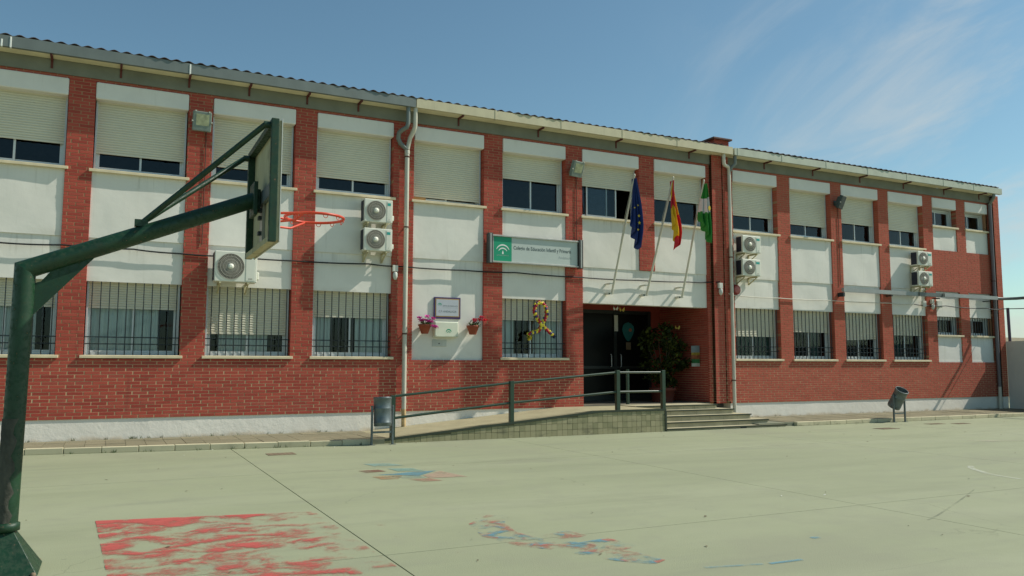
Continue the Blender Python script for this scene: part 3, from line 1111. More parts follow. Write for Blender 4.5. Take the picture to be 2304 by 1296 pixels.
def roof(x0, x1):
    q = MB()
    pitch = 0.205
    slope = 0.20
    n = int((x1 - x0) / pitch * 8)
    vs = []
    for i in range(n + 1):
        xx = x0 + (x1 - x0) * i / n
        w = 0.018 * math.sin(2 * math.pi * xx / pitch)
        jag = 0.012 * math.sin(xx * 1.7) + 0.01 * (int(xx / 0.41) % 2)
        for (yy, dz) in ((-0.325 - jag, 0.0), (1.6, 0), (4.0, 0)):
            vs.append((xx, yy, 6.905 + w + slope * (yy + 0.33)))
    fs = []
    for i in range(n):
        for j in range(2):
            a = i * 3 + j
            fs.append((a, a + 3, a + 4, a + 1))
    q.add(vs, fs, 0, True)
    o = q.build('roof', M['roof'], school)
    s = o.modifiers.new('thick', 'SOLIDIFY'); s.thickness = 0.012; s.offset = 1
    return o


r1 = roof(XL, 13.74)
roof(14.34, 24.62)
q = MB(); q.prism([(4.0, 7.785), (8.4, 6.9), (8.4, 6.88), (4.0, 7.755)], 0, XL, 24.62); q.build('rear_roof_slope', M['roof'], school)
q = MB(); q.prism([(-0.12, 6.75), (-0.12, 6.92), (4.0, 7.74), (8.2, 6.85), (8.2, 6.70), (-0.12, 6.70)], 0, 24.56, 24.60); q.build('gable', M['mortar'], school)
# fire wall between the two roofs with its own bricks
fw = MB(); fw.box(13.80, 14.26, 0.22, 3.0, 6.70, 7.22)
fire = fw.build('parapet', M['mortar'], school)
fb = MB()
z = 6.78; k = 0
while z < 7.2:
    xx = 13.79 - (k % 2) * 0.12
    while xx < 14.27:
        a_, b_ = max(13.79, xx + .005), min(14.27, xx + BL - .005)
        if b_ - a_ > 0.02: fb.box(a_, b_, 0.205, 0.24, z + .004, z + CH - .004)
        xx += BL
    yy = 0.25
    while yy < 2.6:
        fb.box(13.788, 13.81, yy + .005, yy + BL - .005, z + .004, z + CH - .004); yy += BL
    z += CH; k += 1
fb.build('brick_courses', M['brick'], fire, kind='stuff')
q = MB(); q.box(13.72, 14.34, 0.14, 3.05, 7.222, 7.27); q.build('coping', simple('mossy_coping', (0.15, 0.085, 0.07), 0.9, 0, 0.3, 6), fire, bevel=0.008)

# porch
porch = MB()
porch.box(9.665, 13.30, 0.0, 2.3, 0.30, 0.478)
porch.build('porch_floor', simple('shaded_porch_tiles', (0.13, 0.12, 0.09), 0.6), school)  # floor colour darkened to deepen the shade inside the porch
q = MB(); q.box(9.4, 13.6, 0.285, 2.3, 3.05, 3.12); q.build('porch_ceiling', simple('shaded_porch_ceiling', (0.16, 0.14, 0.11), 0.9), school)  # ceiling colour darkened as well, standing in for deeper porch shade
q = MB(); q.box(9.67, 13.30, 2.0, 2.2, 2.83, 3.05); q.box(13.02, 13.30, 2.0, 2.2, 0.48, 2.83)
q.build('porch_back_wall', M['brick'], school)
d = MB()
for xx in (9.70, 11.84, 12.94):
    d.box(xx, xx + 0.09, 2.02, 2.12, 0.48, 2.83)
d.box(9.79, 12.94, 2.03, 2.11, 2.74, 2.83); d.box(9.79, 12.94, 2.03, 2.11, 0.48, 0.62); d.box(9.79, 12.94, 2.03, 2.11, 1.30, 1.37)
door = d.build('entrance_door', M['door'], school)
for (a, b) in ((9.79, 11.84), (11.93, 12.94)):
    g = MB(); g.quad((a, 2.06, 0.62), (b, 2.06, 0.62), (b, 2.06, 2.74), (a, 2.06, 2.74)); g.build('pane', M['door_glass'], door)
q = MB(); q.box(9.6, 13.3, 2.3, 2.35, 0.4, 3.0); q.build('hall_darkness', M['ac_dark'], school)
for xx in (11.72, 12.02):
    h = MB(); h.tube([(xx, 2.0, 1.35), (xx, 1.96, 1.36), (xx, 1.96, 1.66), (xx, 2.0, 1.67)], 0.012, 8); h.build('door_handle', M['alu'], door)

# downpipes


def downpipe(paths, mats, r, clamps, name='downpipe'):
    root = None
    for pts, m in zip(paths, mats):
        q = MB(); q.tube(pts, r, 14)
        if root is None:
            root = q.build(name, M[m], school)
        else:
            q.build('pipe_bend', M[m], root)
    for (cx, cy, cz) in clamps:
        q = MB(); q.lathe([(r + 0.006, -0.014), (r + 0.010, 0), (r + 0.006, 0.014)], 14, (cx, cy, cz)); q.box(cx - 0.012, cx + 0.012, cy, 0.0, cz - 0.012, cz + 0.012)
        q.build('clamp', M['clamp'], root)
    return root


dp = downpipe([[(5.375, -.085, .50), (5.375, -.085, 5.84)], [(5.375, -.085, .085), (5.375, -.085, .50)],
               [(5.33, -.26, 6.72), (5.325, -.26, 6.36), (5.305, -.25, 6.28), (5.23, -.20, 6.23), (5.18, -.13, 6.18), (5.172, -.10, 6.07), (5.22, -.09, 5.97), (5.36, -.085, 5.86)],
               [(5.485, -.26, 6.72), (5.48, -.26, 6.32), (5.46, -.22, 6.22), (5.42, -.13, 6.10), (5.40, -.10, 5.98), (5.378, -.086, 5.86)]],
              ['pipe', 'pipe_rust', 'gutter_grey', 'pipe'], 0.047, [(5.375, -.085, 4.22), (5.375, -.085, 2.02), (5.375, -.085, 5.70)])
for zz in (5.76, 2.05):
    q = MB(); q.lathe([(0.052, 0), (0.054, 0.06), (0.052, 0.08)], 14, (5.375, -.085, zz)); q.build('pipe_collar', M['pipe'], dp)
dp = downpipe([[(13.93, -.16, 1.05), (13.93, -.16, 6.22)], [(13.93, -.16, .09), (13.93, -.16, 1.05)],
               [(13.69, -.25, 6.72), (13.69, -.25, 6.52), (13.70, -.24, 6.46), (13.75, -.22, 6.43), (13.87, -.19, 6.42), (13.92, -.165, 6.38), (13.93, -.16, 6.20)],
               [(14.06, -.25, 6.72), (14.06, -.25, 6.50), (14.0, -.20, 6.42), (13.93, -.16, 6.30)]],
              ['pipe', 'pipe', 'pipe', 'gutter_grey'], 0.045, [(13.93, -.16, 1.02), (13.93, -.16, 4.1)])
dp = downpipe([[(24.475, -.085, .75), (24.475, -.085, 6.42)], [(24.475, -.085, .085), (24.475, -.085, .75)], [(24.43, -.26, 6.72), (24.43, -.26, 6.6), (24.46, -.15, 6.5), (24.475, -.085, 6.40)]],
              ['pipe_shaded', 'pipe', 'gutter_grey'], 0.05, [(24.475, -.085, 4.0)])

# ------------------------------------------------------------------ ramp, steps, railing
ramp = thing('entrance_ramp', 'low concrete ramp with small square tiles on its side', 'ramp', (4.4, -1.84, 0))
RX0, RX1, RXF = 4.40, 10.575, 8.95


def ramp_z(x):
    return 0.075 + (0.47 - 0.075) * min(1.0, max(0.0, (x - RX0) / (RXF - RX0)))


q = MB()
q.add([(0, 0.02, -.0), (RXF - RX0, .02, -.0), (RX1 - RX0, .02, -.0), (0, .02, ramp_z(RX0) - .012), (RXF - RX0, .02, .458), (RX1 - RX0, .02, .458),
       (0, 1.853, -.0), (RXF - RX0, 1.853, -.0), (RX1 - RX0, 1.853, -.0), (0, 1.853, ramp_z(RX0) - .012), (RXF - RX0, 1.853, .458), (RX1 - RX0, 1.853, .458)],
      [(0, 1, 4, 3), (1, 2, 5, 4), (3, 4, 10, 9), (4, 5, 11, 10), (2, 8, 11, 5), (0, 3, 9, 6)])
q.build('ramp_surface', M['ramp_top'], ramp)
q = MB(); q.add([(0.005, .016, .0), (RX1 - RX0, .016, 0), (RX1 - RX0, .016, .45), (RXF - RX0, .016, .45), (0.005, .016, ramp_z(RX0) - .02)], [(0, 1, 2, 3, 4)])
q.build('grout_bed', M['grout'], ramp)
TS = 0.118
i = 0
tile_me = {}
while RX0 + i * TS < RX1 - 0.01:
    xa = i * TS + 0.0028; xb = min((i + 1) * TS, RX1 - RX0 - .02) - 0.0028
    top = min(ramp_z(RX0 + xa), ramp_z(RX0 + xb)) - 0.03
    j = 0
    while j * TS < top - 0.03:
        za = j * TS + 0.0028; zb = min((j + 1) * TS - 0.0028, top)
        if zb - za > 0.03 and xb > xa:
            t = MB(); dy = random.uniform(-.002, .002)
            t.box(xa, xb, 0.004 + dy, 0.015, za, zb); t.build('tile', M['tile'], ramp)
        j += 1
    i += 1
q = MB()
for (xa, xb) in ((RX0, RXF), (RXF, RX1)):
    za, zb = ramp_z(xa), ramp_z(xb)
    q.add([(xa - RX0, -.012, za - .035), (xb - RX0, -.012, zb - .035), (xb - RX0, -.012, zb + .006), (xa - RX0, -.012, za + .006),
           (xa - RX0, .05, za - .035), (xb - RX0, .05, zb - .035), (xb - RX0, .05, zb + .006), (xa - RX0, .05, za + .006)],
          [(0, 1, 2, 3), (3, 2, 6, 7), (0, 4, 5, 1), (0, 3, 7, 4), (1, 5, 6, 2)])
q.box(RX1 - RX0 - .03, RX1 - RX0 + .012, -.013, .05, 0.0, .43)
q.build('edge_trim', M['trim_dark'], ramp)

steps = thing('entrance_steps', 'five shallow entrance steps with dark nosings beside the tiled ramp', 'steps', (10.6, -1.85, 0))
SY = [-1.85, -1.575, -1.30, -1.03, -.76]
SZ = [.052, .160, .272, .382, .477]
SXR = [13.95, 13.67, 13.40, 13.13, 12.86]
for k in range(5):
    za = 0.0 if k == 0 else SZ[k - 1]
    yb = -0.001
    if k == 4:
        pass
    st = MB()
    y0 = SY[k] + 1.85
    xr = SXR[k] - 10.6
    # slabs of each riser
    nseg = 7
    for s_ in range(nseg):
        xa = 0.0 + xr * s_ / nseg + 0.002; xb = xr * (s_ + 1) / nseg - 0.002
        st.box(xa, xb, y0 + 0.012, 1.723 if xb > 2.8 and k < 4 else 1.845, za, SZ[k] - 0.022)
    o = st.build('step', M['step'], steps)
    n_ = MB(); n_.box(-0.002, xr + 0.012, y0 - 0.012, 1.722 if k < 4 else 1.845, SZ[k] - 0.022, SZ[k])
    n_.build('tread', M['step'], o, bevel=0.005)
    n_ = MB(); n_.box(-0.002, xr + 0.012, y0 - 0.0135, y0 + 0.028, SZ[k] - 0.024, SZ[k] + 0.0025)
    n_.build('nosing', M['trim_dark'], o)
q = MB(); q.box(2.0, 2.16, -0.004, 0.03, 0.004, 0.032); q.build('drain_slot', M['ac_dark'], steps)

rail = thing('handrail', 'dark green tubular handrail along the entrance ramp', 'railing', (4.6, -1.75, 0))
posts = [(0.0, 0.0, .845), (2.38, .285, 1.085), (4.82, .472, 1.285), (5.97, .472, 1.285)]
for (px, z0, z1) in posts:
    q = MB(); q.box(px - .042, px + .042, -.042, .042, z0, z1); q.build('post', M['rail_green'], rail, bevel=0.006)
q = MB(); q.tube([(6.30, 1.80, .478), (6.30, 1.80, 1.29)], .042, 14); q.build('post', M['rail_green'], rail)
for (z_a, z_b, z_c, nm) in ((.828, 1.043, 1.238, 'top_rail'), (.438, .66, .84, 'middle_rail')):
    q = MB()
    q.tube([(0.04, 0, z_a), (2.34, 0, z_b)], .024, 12); q.tube([(2.42, 0, z_b + .006), (4.78, 0, z_c)], .024, 12); q.tube([(4.86, 0, z_c), (5.93, 0, z_c)], .024, 12)
    q.build(nm, M['rail_green'], rail)

# ------------------------------------------------------------------ air conditioners


def make_ac(name, label, w, h, dp, loc, group):
    t = thing(name, label, 'air conditioner', loc, (0, 0, 0), group)
    y1 = -0.09; y0 = y1 - dp
    q = MB(); q.box(0, w, y0, y1, 0, h); q.build('casing', M['ac'], t, bevel=0.014, seg=2)
    q = MB(); q.box(-0.004, 0.0, y0 + .05, y1 - .015, .03, h - .03)
    for i in range(14):
        zz = .04 + (h - .08) * i / 13
        q.box(-0.007, -0.003, y0 + .05, y1 - .015, zz - .004, zz + .004)
    q.build('side_coil', M['ac_dark'], t)
    r = h * 0.42
    cx, cz = r + 0.045, h * 0.5
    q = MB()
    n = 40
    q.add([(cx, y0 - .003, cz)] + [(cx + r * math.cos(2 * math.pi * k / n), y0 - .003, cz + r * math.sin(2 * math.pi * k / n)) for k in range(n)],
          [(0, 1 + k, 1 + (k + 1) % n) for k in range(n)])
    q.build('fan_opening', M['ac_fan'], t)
    q = MB()
    for k in range(52):
        a = 2 * math.pi * k / 52
        ca, sa = math.cos(a), math.sin(a)
        p0 = Vector((cx + .05 * ca, y0 - .016, cz + .05 * sa)); p1 = Vector((cx + r * math.cos(a + .25), y0 - .010, cz + r * math.sin(a + .25)))
        q.tube([p0, p1], 0.0034, 4, cap=False)
    for rr in (r, r * .78, r * .55, r * .35):
        q.tube([(cx + rr * math.cos(2 * math.pi * k / 32), y0 - .013, cz + rr * math.sin(2 * math.pi * k / 32)) for k in range(32)], 0.004, 5, closed=True)
    q.build('fan_grille', M['ac_grille'], t)
    q = MB(); q.lathe([(0.052, 0), (0.052, .012), (0.02, .022)], 18, (cx, y0 - .012, cz), 0, Matrix.Rotation(R(90), 3, 'X')); q.build('hub', M['ac'], t)
    fx = cx + r + .03
    q = MB(); q.box(fx, w - .035, y0 - .006, y0, .03, h - .03); fp = q.build('front_panel', M['ac'], t, bevel=.006)
    q = MB(); q.box(fx + .012, w - .042, y0 - .0085, y0 - .006, h - .115, h - .062); q.build('badge', M['ac_teal'], t)
    q = MB(); q.box(fx + .05, w - .08, y0 - .0085, y0 - .006, .055, .078); q.build('rating_label', M['ac_grille'], t)
    q = MB(); q.box(w, w + .05, y0 + .06, y1 - .03, .06, h * .36); q.build('valve_cover', M['ac'], t, bevel=.015)
    for xx in (w * .14, w * .80):
        q = MB()
        q.box(xx - .018, xx + .018, y0 + .0, -.001, -.035, -.002)
        q.box(xx - .018, xx + .018, -.025, 0.0, -.20, -.036)
        q.add([(xx - .012, y0 + .05, -.036), (xx + .012, y0 + .05, -.036), (xx + .012, -.02, -.17), (xx - .012, -.02, -.17),
               (xx - .012, y0 + .02, -.036), (xx + .012, y0 + .02, -.036), (xx + .012, -.02, -.20), (xx - .012, -.02, -.20)],
              [(0, 1, 2, 3), (4, 7, 6, 5), (0, 3, 7, 4), (1, 5, 6, 2)])
        q.build('bracket', M['ac_br'], t)
    return t


ACG = 'air conditioners mounted on the facade'
make_ac('air_conditioner', 'large white air conditioner on the wall just below the backboard', .75, .565, .30, (1.645, 0.06, 2.905), ACG)
make_ac('air_conditioner', 'upper air conditioner of the pair left of the first downpipe', .585, .465, .25, (4.425, 0.03, 4.235), ACG)
make_ac('air_conditioner', 'lower air conditioner of the pair left of the first downpipe', .585, .455, .25, (4.425, 0.03, 3.655), ACG)
make_ac('air_conditioner', 'upper air conditioner of the pair right of the flags', .60, .44, .25, (14.19, 0.03, 4.225), ACG)
make_ac('air_conditioner', 'lower air conditioner of the pair right of the flags', .60, .425, .25, (14.17, 0.03, 3.64), ACG)
make_ac('air_conditioner', 'upper air conditioner of the pair nearest the far end of the facade', .60, .41, .25, (20.74, 0.03, 4.27), ACG)
make_ac('air_conditioner', 'lower air conditioner of the pair nearest the far end of the facade', .60, .43, .25, (20.73, 0.03, 3.675), ACG)

# ------------------------------------------------------------------ floodlights
def make_flood(label, loc, rz, tilt, w=.33, h=.38, mat='lamp_body', gl='lamp_glass', cable_to=3.6):
    t = thing('floodlight', label, 'floodlight', loc, (0, 0, 0), 'floodlights on the brick piers')
    mt = Matrix.Translation((0, -.20, 0)) @ Matrix.Rotation(rz, 4, 'Z') @ Matrix.Rotation(tilt, 4, 'X')
    q = MB(); q.box(-w / 2, w / 2, -.06, .03, -h / 2, h / 2, 0, mt)
    q.box(-w * .36, w * .36, .03, .09, -h * .36, h * .36, 0, mt)
    q.build('housing', M[mat], t, bevel=.012)
    q = MB(); q.box(-w * .33, w * .36, -.0645, -.06, -h * .22, h * .36, 0, mt); q.build('lens', M[gl], t)
    for (a, b) in ((-.36, .5), (.36, .5), (-.52, -.02), (.52, -.02)):
        q = MB(); q.box(a * w - .012, a * w + .012, -.074, -.05, b * h - .012, b * h + .012, 0, mt); q.build('latch', M['bolt'], t)
    q = MB(); q.box(-.03, .03, -.20, 0.0, -.02, .02); q.box(-.05, .05, -.012, 0.0, -.07, .07)
    q.build('mounting_arm', M['lamp_dark'], t)
    if cable_to:
        q = MB(); q.tube([(w * .30, -.012, -.05), (w * .32, -.012, -.6), (w * .30, -.012, cable_to - loc[2])], .009, 6); q.build('feed_cable', M['clamp'], t)
    return t


make_flood('square grey floodlight on the brick pier behind the hoop', (1.345, -.005, 5.87), R(2), R(10), .325, .36)
make_flood('grey floodlight on the brick pier above the school sign', (9.40, -.005, 5.86), R(14), R(20), .33, .36, 'lamp_body')
make_flood('dark floodlight on the brick pier of the far wing', (17.82, -.005, 5.86), R(22), R(22), .31, .36, 'lamp_dark', 'lamp_dark')

# ------------------------------------------------------------------ school sign
sg = thing('school_sign', 'long pale school name sign with a green emblem square and dark end caps', 'sign', (7.22, 0, 3.60))
q = MB(); q.box(.12, 2.25, -.10, -.055, .035, .575); q.build('sign_panel', M['sign'], sg)
q = MB(); q.box(.10, 2.27, -.135, -.045, .575, .610); q.box(.10, 2.27, -.135, -.045, .0, .035); q.box(.115, .14, -.108, -.10, .035, .575)
q.build('sign_frame', M['sign_frame'], sg, bevel=.004)
for xx in (0.0, 2.27):
    q = MB(); q.box(xx, xx + .10, -.16, -.03, -.02, .635); c = q.build('end_cap', M['sign_cap'], sg, bevel=.006)
    q = MB(); q.box(xx + .035, xx + .065, -.1635, -.16, -.01, .625); q.build('cap_strip', M['sign_frame'], c)
q = MB(); q.box(.145, .575, -.1045, -.1005, .037, .573); em = q.build('emblem_square', M['sign_green'], sg)


def arc_strip(cx, cz, r0, r1, a0, a1, y, n=18):
    q = MB(); vs = []
    for i in range(n + 1):
        t = i / n; a = a0 + (a1 - a0) * t
        th = (r1 - r0) * math.sin(math.pi * (0.12 + 0.76 * t))
        for r in (r0, r0 + th):
            vs.append((cx + r * math.cos(a), y, cz + r * math.sin(a)))
    q.add(vs, [(2 * i, 2 * i + 1, 2 * i + 3, 2 * i + 2) for i in range(n)])
    return q


arc_strip(.36, .215, .165, .195, R(152), R(28), -.106).build('emblem_arc', M['white'], em)
arc_strip(.36, .195, .115, .142, R(146), R(34), -.106).build('emblem_arc', M['white'], em)
q = MB()
pts = [(0, .065)] + [(.021 * math.cos(a), .022 * math.sin(a)) for a in [R(20 - 22 * k) for k in range(11)]]
q.add([(.36 + a, -.106, .215 + b) for a, b in pts], [tuple(range(len(pts)))]); q.build('emblem_drop', M['white'], em)
text_mesh('emblem_lettering', 'JUNTA DE ANDALUCIA', .034, M['ink_pale'], em, (.215, -.106, .155), width=.29)
text_mesh('lettering', 'Colegio de Educación Infantil y Primaria', .115, M['ink'], sg, (.62, -.1015, .315), width=1.46, bold=.002)
text_mesh('lettering', 'Andalucía', .085, M['ink_pale'], sg, (1.75, -.1015, .175), width=.34)
# ------------------------------------------------------------------ plaque, boxes, pots on the white panel
pq = thing('plaque', 'framed school plaque with purple border on the white wall panel', 'plaque', (6.045, .05, 2.355))
q = MB(); q.box(0, .60, -.035, -.001, 0, .455); q.build('plaque_frame', M['plaque_edge'], pq, bevel=.006)
q = MB(); q.box(.030, .570, -.0375, -.035, .042, .425); q.build('gold_line', M['plaque_gold'], pq)
q = MB(); q.box(.048, .552, -.041, -.0375, .060, .407); q.build('plaque_face', M['plaque_face'], pq)
arc_strip(.125, .275, .042, .056, R(165), R(15), -.0425).build('emblem_arc', M['sign_green'], pq)
arc_strip(.125, .265, .026, .036, R(160), R(20), -.0425).build('emblem_arc', M['sign_green'], pq)
text_mesh('lettering', 'JUNTA DE ANDALUCIA', .036, M['ink'], pq, (.195, -.0425, .262), width=.335)
text_mesh('lettering', 'CONSEJERIA DE EDUCACION', .018, M['ink_pale'], pq, (.195, -.0425, .228), width=.335)
text_mesh('lettering', 'C.P. ANDALUCIA', .060, M['ink'], pq, (.10, -.0425, .135), width=.40)
lb = thing('letter_box', 'cream letter box with green emblem under the plaque', 'letter box', (6.03, .05, 1.965))
q = MB(); q.box(0, .53, -.13, -.001, 0, .325); q.build('box_body', M['cream_box'], lb, bevel=.02, seg=3)
arc_strip(.31, .10, .052, .075, R(170), R(10), -.132).build('emblem_arc', M['sign_green'], lb)
arc_strip(.31, .075, .035, .050, R(160), R(20), -.132).build('emblem_arc', M['sign_green'], lb)
q = MB()
for xx in (.03, .50): q.box(xx - .012, xx + .012, -.134, -.13, .02, .035)
q.build('catch', M['ac_grille'], lb)
sb = thing('meter_cover', 'small grey cover plate low on the white panel under the letter box', 'cover plate', (6.02, .05, 1.775))
q = MB(); q.box(0, .32, -.018, -.001, 0, .14); q.build('plate', M['grey_plate'], sb, bevel=.004)
q = MB(); q.lathe([(.013, 0), (.013, .006)], 10, (.15, -.018, .06), 0, Matrix.Rotation(R(90), 3, 'X')); q.build('keyhole', M['ac_dark'], sb)


def leaf_cloud(mb, c, rad, n, size, seed):
    rnd = random.Random(seed)
    for _ in range(n):
        while True:
            p = Vector((rnd.uniform(-1, 1), rnd.uniform(-1, 1), rnd.uniform(-1, 1)))
            if p.length < 1: break
        p = Vector(c) + Vector((p.x * rad[0], p.y * rad[1], p.z * rad[2]))
        d = Vector((rnd.uniform(-1, 1), rnd.uniform(-1, 1), rnd.uniform(-.6, .9))).normalized()
        s = d.cross(Vector((rnd.uniform(-1, 1), rnd.uniform(-1, 1), 1))).normalized()
        L = size * rnd.uniform(.7, 1.3); w = L * .32
        nrm = d.cross(s)
        mb.add([p, p + d * L * .5 + s * w + nrm * L * .08, p + d * L, p + d * L * .5 - s * w + nrm * L * .08], [(0, 1, 2), (0, 2, 3)])


def flower_mesh(mat, seed):
    rnd = random.Random(seed); q = MB()
    for k in range(14):
        a = rnd.uniform(0, 6.28); e = rnd.uniform(-.3, 1.4)
        d = Vector((math.cos(a) * math.cos(e), math.sin(a) * math.cos(e), math.sin(e)))
        s = d.cross(Vector((0.2, 0.1, 1))).normalized(); p = d * .006; L = .03; w = .013
        q.add([p, p + d * L * .6 + s * w, p + d * L, p + d * L * .6 - s * w], [(0, 1, 2, 3)])
    return q.mesh('flower', mat)


def wall_pot(label, loc, spots, mats, seed):
    t = thing('flower_pot', label, 'flower pot', loc, (0, 0, 0), 'wall flower pots')
    q = MB(); q.lathe([(.072, 0), (.125, .155), (.135, .155), (.137, .195), (.118, .195), (.112, .15)], 20); q.build('pot', M['terracotta'], t)
    q = MB(); leaf_cloud(q, (.01, -.02, .21), (.14, .11, .07), 120, .055, seed); q.build('foliage', M['leaf'], t)
    for k, (a, b, c) in enumerate(spots):
        m = flower_mesh(mats[k % len(mats)], seed + k)
        s = 1.5
        inst('flower', m, t, (a, b, c), (0, 0, k), (s, s, s))
        for d in ((.03, -.015, .008), (-.02, -.02, .012)):
            inst('flower', m, t, (a + d[0], b + d[1], c + d[2]), (0, 0, k + 2), (s, s, s))
    return t


wall_pot('terracotta wall pot with pink flowers left of the plaque', (5.80, -.10, 2.03), [(-.14, -.05, .30), (.02, -.06, .33), (.16, -.05, .29), (-.06, -.09, .25), (.03, -.10, .24), (.10, -.10, .225), (.14, -.11, .13), (.20, -.08, .12), (-.11, -.06, .25)], [M['flower_pink']], 3)
wall_pot('terracotta wall pot with red flowers right of the plaque', (6.88, -.10, 2.03), [(.00, -.07, .29), (.12, -.07, .29), (.17, -.05, .35), (.25, -.05, .29), (-.01, -.09, .25)], [M['flower_rose'], M['flower_red']], 9)

# ------------------------------------------------------------------ flagpoles and flags
POLES = [((10.41, -.07, 3.05), (10.478, -.95, 5.657)), ((11.39, -.07, 3.05), (11.561, -.95, 5.717)), ((12.44, -.07, 3.04), (12.461, -.95, 5.734))]
PL = ['white flagpole leaning out from the fascia with the blue flag', 'white flagpole leaning out from the fascia with the red and yellow flag', 'white flagpole leaning out from the fascia with the green and white flag']
for (b, tp), lab in zip(POLES, PL):
    t = thing('flagpole', lab, 'flagpole', b, (0, 0, 0), 'flagpoles over the entrance')
    v = Vector(tp) - Vector(b)
    q = MB(); q.tube([(0, 0, 0), v * .5, v], [.027, .023, .018], 10); q.build('pole', M['pole'], t)
    q = MB(); q.lathe([(.004, -.02), (.022, 0), (.022, .02), (.006, .05)], 10, tuple(v)); q.build('finial', M['pole'], t)
    q = MB(); q.tube([v * .38 + Vector((-.03, -.01, 0)), v * .38 + Vector((.03, -.01, 0))], .012, 6); q.build('cleat', M['pole'], t)
    q = MB()
    q.box(-.10, .03, -.02, .02, -.02, .012); q.box(-.12, -.06, -.02, .118, -.03, .02)
    u = v * .085
    q.box(u.x - .10, u.x + .03, u.y - .015, u.y + .015, u.z - .012, u.z + .012); q.box(u.x - .12, u.x - .07, u.y - .012, .118, u.z - .015, u.z + .015)
    q.build('wall_bracket', M['pole'], t)
    q = MB(); q.tube([v * .98 + Vector((-.02, .0, 0)), v * .7 + Vector((-.035, .03, -.02)), v * .40 + Vector((-.025, 0, 0))], .0035, 5); q.build('halyard', M['pole'], t)


def flag(name, label, top, width, length, hoist, mats, colour, seed):
    """limp flag: cloth gathered under the top of a leaning pole. s across the folds, r downwards"""
    t = thing(name, label, 'flag', top, (0, 0, 0), 'flags over the entrance')
    rnd = random.Random(seed)
    ph = rnd.uniform(0, 6)
    ns, nr = 44, 48
    q = MB(); vs = []
    hv = Vector(hoist)
    for j in range(nr + 1):
        r = j / nr
        for i in range(ns + 1):
            s = i / ns
            w = width * (0.10 + 0.95 * min(1, r * 1.5) - 0.30 * max(0, r - .78) / .22)
            fold = math.sin(s * 3 * 2 * math.pi + ph + r * 1.2) * (0.05 + .05 * r)
            x = (s - .30) * w + .025 * math.sin(r * 5 + ph) + .03 * fold
            y = fold * 1.1 + .05 * math.sin(s * 5 + ph)
            drop = length * r * (1 - .42 * abs(s - .80) * r * r) - .06 * (1 - s) * r
            # the hoist edge follows the pole
            k = (1 - s) ** 3 * max(0, 1 - r * 1.3)
            p = Vector((x, y, -drop)) * (1 - k) + (hv * r * .9) * k
            vs.append(p)
    fs = []; mi = []
    b0 = len(q.v)
    q.v += [tuple(v) for v in vs]
    for j in range(nr):
        for i in range(ns):
            a = j * (ns + 1) + i
            q.f.append([a, a + ns + 1, a + ns + 2, a + 1]); q.mi.append(colour((i + .5) / ns, (j + .5) / nr)); q.sm.append(True)
    o = q.build('cloth', mats, t)
    md = o.modifiers.new('thick', 'SOLIDIFY'); md.thickness = 0.003
    return t, vs, ns, nr


def star(parent, c, r):
    q = MB()
    pts = [(0, 0)] + [((r if k % 2 == 0 else r * .42) * math.sin(math.pi * k / 5), (r if k % 2 == 0 else r * .42) * math.cos(math.pi * k / 5)) for k in range(10)]
    q.add([(c[0] + a, c[1], c[2] + b) for a, b in pts], [(0, 1 + k, 1 + (k + 1) % 10) for k in range(10)]); q.build('star', M['star'], parent)


def hoist_of(i):
    v = (Vector(POLES[i][0]) - Vector(POLES[i][1])).normalized()
    return v * 0.95


def top_of(i, d=.06):
    b, t = Vector(POLES[i][0]), Vector(POLES[i][1])
    return t + (b - t).normalized() * d


def es_col(s, r):
    if r < .50 and s < .20: return 1 if r < .34 else 0
    edge = .20 + max(0, r - .36) * 1.35          # the yellow band widens downwards
    if s < edge and r > .40: return 0 if (r > .86 and s > .55) else 1
    if s > .90 and .2 < r < .5: return 1
    return 0


def an_col(s, r):
    d = r + .12 * (s - .5)
    return 0 if d < .26 else (1 if d < .52 else 0)


ft, fv, ns, nr = flag('flag', 'blue flag with gold stars hanging limp from its pole', top_of(0), .23, 1.64, hoist_of(0), [M['eu']], lambda s, r: 0, 2)
for (cx_, cz_, rr) in ((.08, -.86, .042), (.085, -1.02, .045), (.06, -.62, .028), (.04, -1.18, .032), (-.02, -.68, .026)):
    best = min(fv, key=lambda p: (p.x - cx_) ** 2 + (p.z - cz_) ** 2 + .02 * p.y)
    star(ft, (cx_, min(p.y for p in fv if abs(p.x - cx_) < .04 and abs(p.z - cz_) < .05) - .012, cz_), rr)
flag('flag', 'red and yellow striped flag hanging limp from its pole', top_of(1), .235, 1.62, hoist_of(1), [M['es_red'], M['es_yel']], es_col, 5)
ft, fv, ns, nr = flag('flag', 'green and white flag hanging limp from its pole', top_of(2), .26, 1.45, hoist_of(2), [M['an_green'], M['an_white']], an_col, 8)
q = MB(); yy = min(p.y for p in fv if abs(p.x - .06) < .05 and abs(p.z + .60) < .08) - .01
q.add([(.06 + .035 * math.cos(2 * math.pi * k / 10), yy, -.60 + .06 * math.sin(2 * math.pi * k / 10)) for k in range(10)], [tuple(range(10))]); q.build('crest', M['star'], ft)

# ------------------------------------------------------------------ cables, tray, lamps, siren
def sagged(pts, n=7, amp=.012):
    out = []
    for (a, b) in zip(pts, pts[1:]):
        for k in range(n):
            t = k / n
            out.append((a[0] + (b[0] - a[0]) * t, a[1] + (b[1] - a[1]) * t, a[2] + (b[2] - a[2]) * t - amp * 4 * t * (1 - t)))
    out.append(pts[-1])
    return out


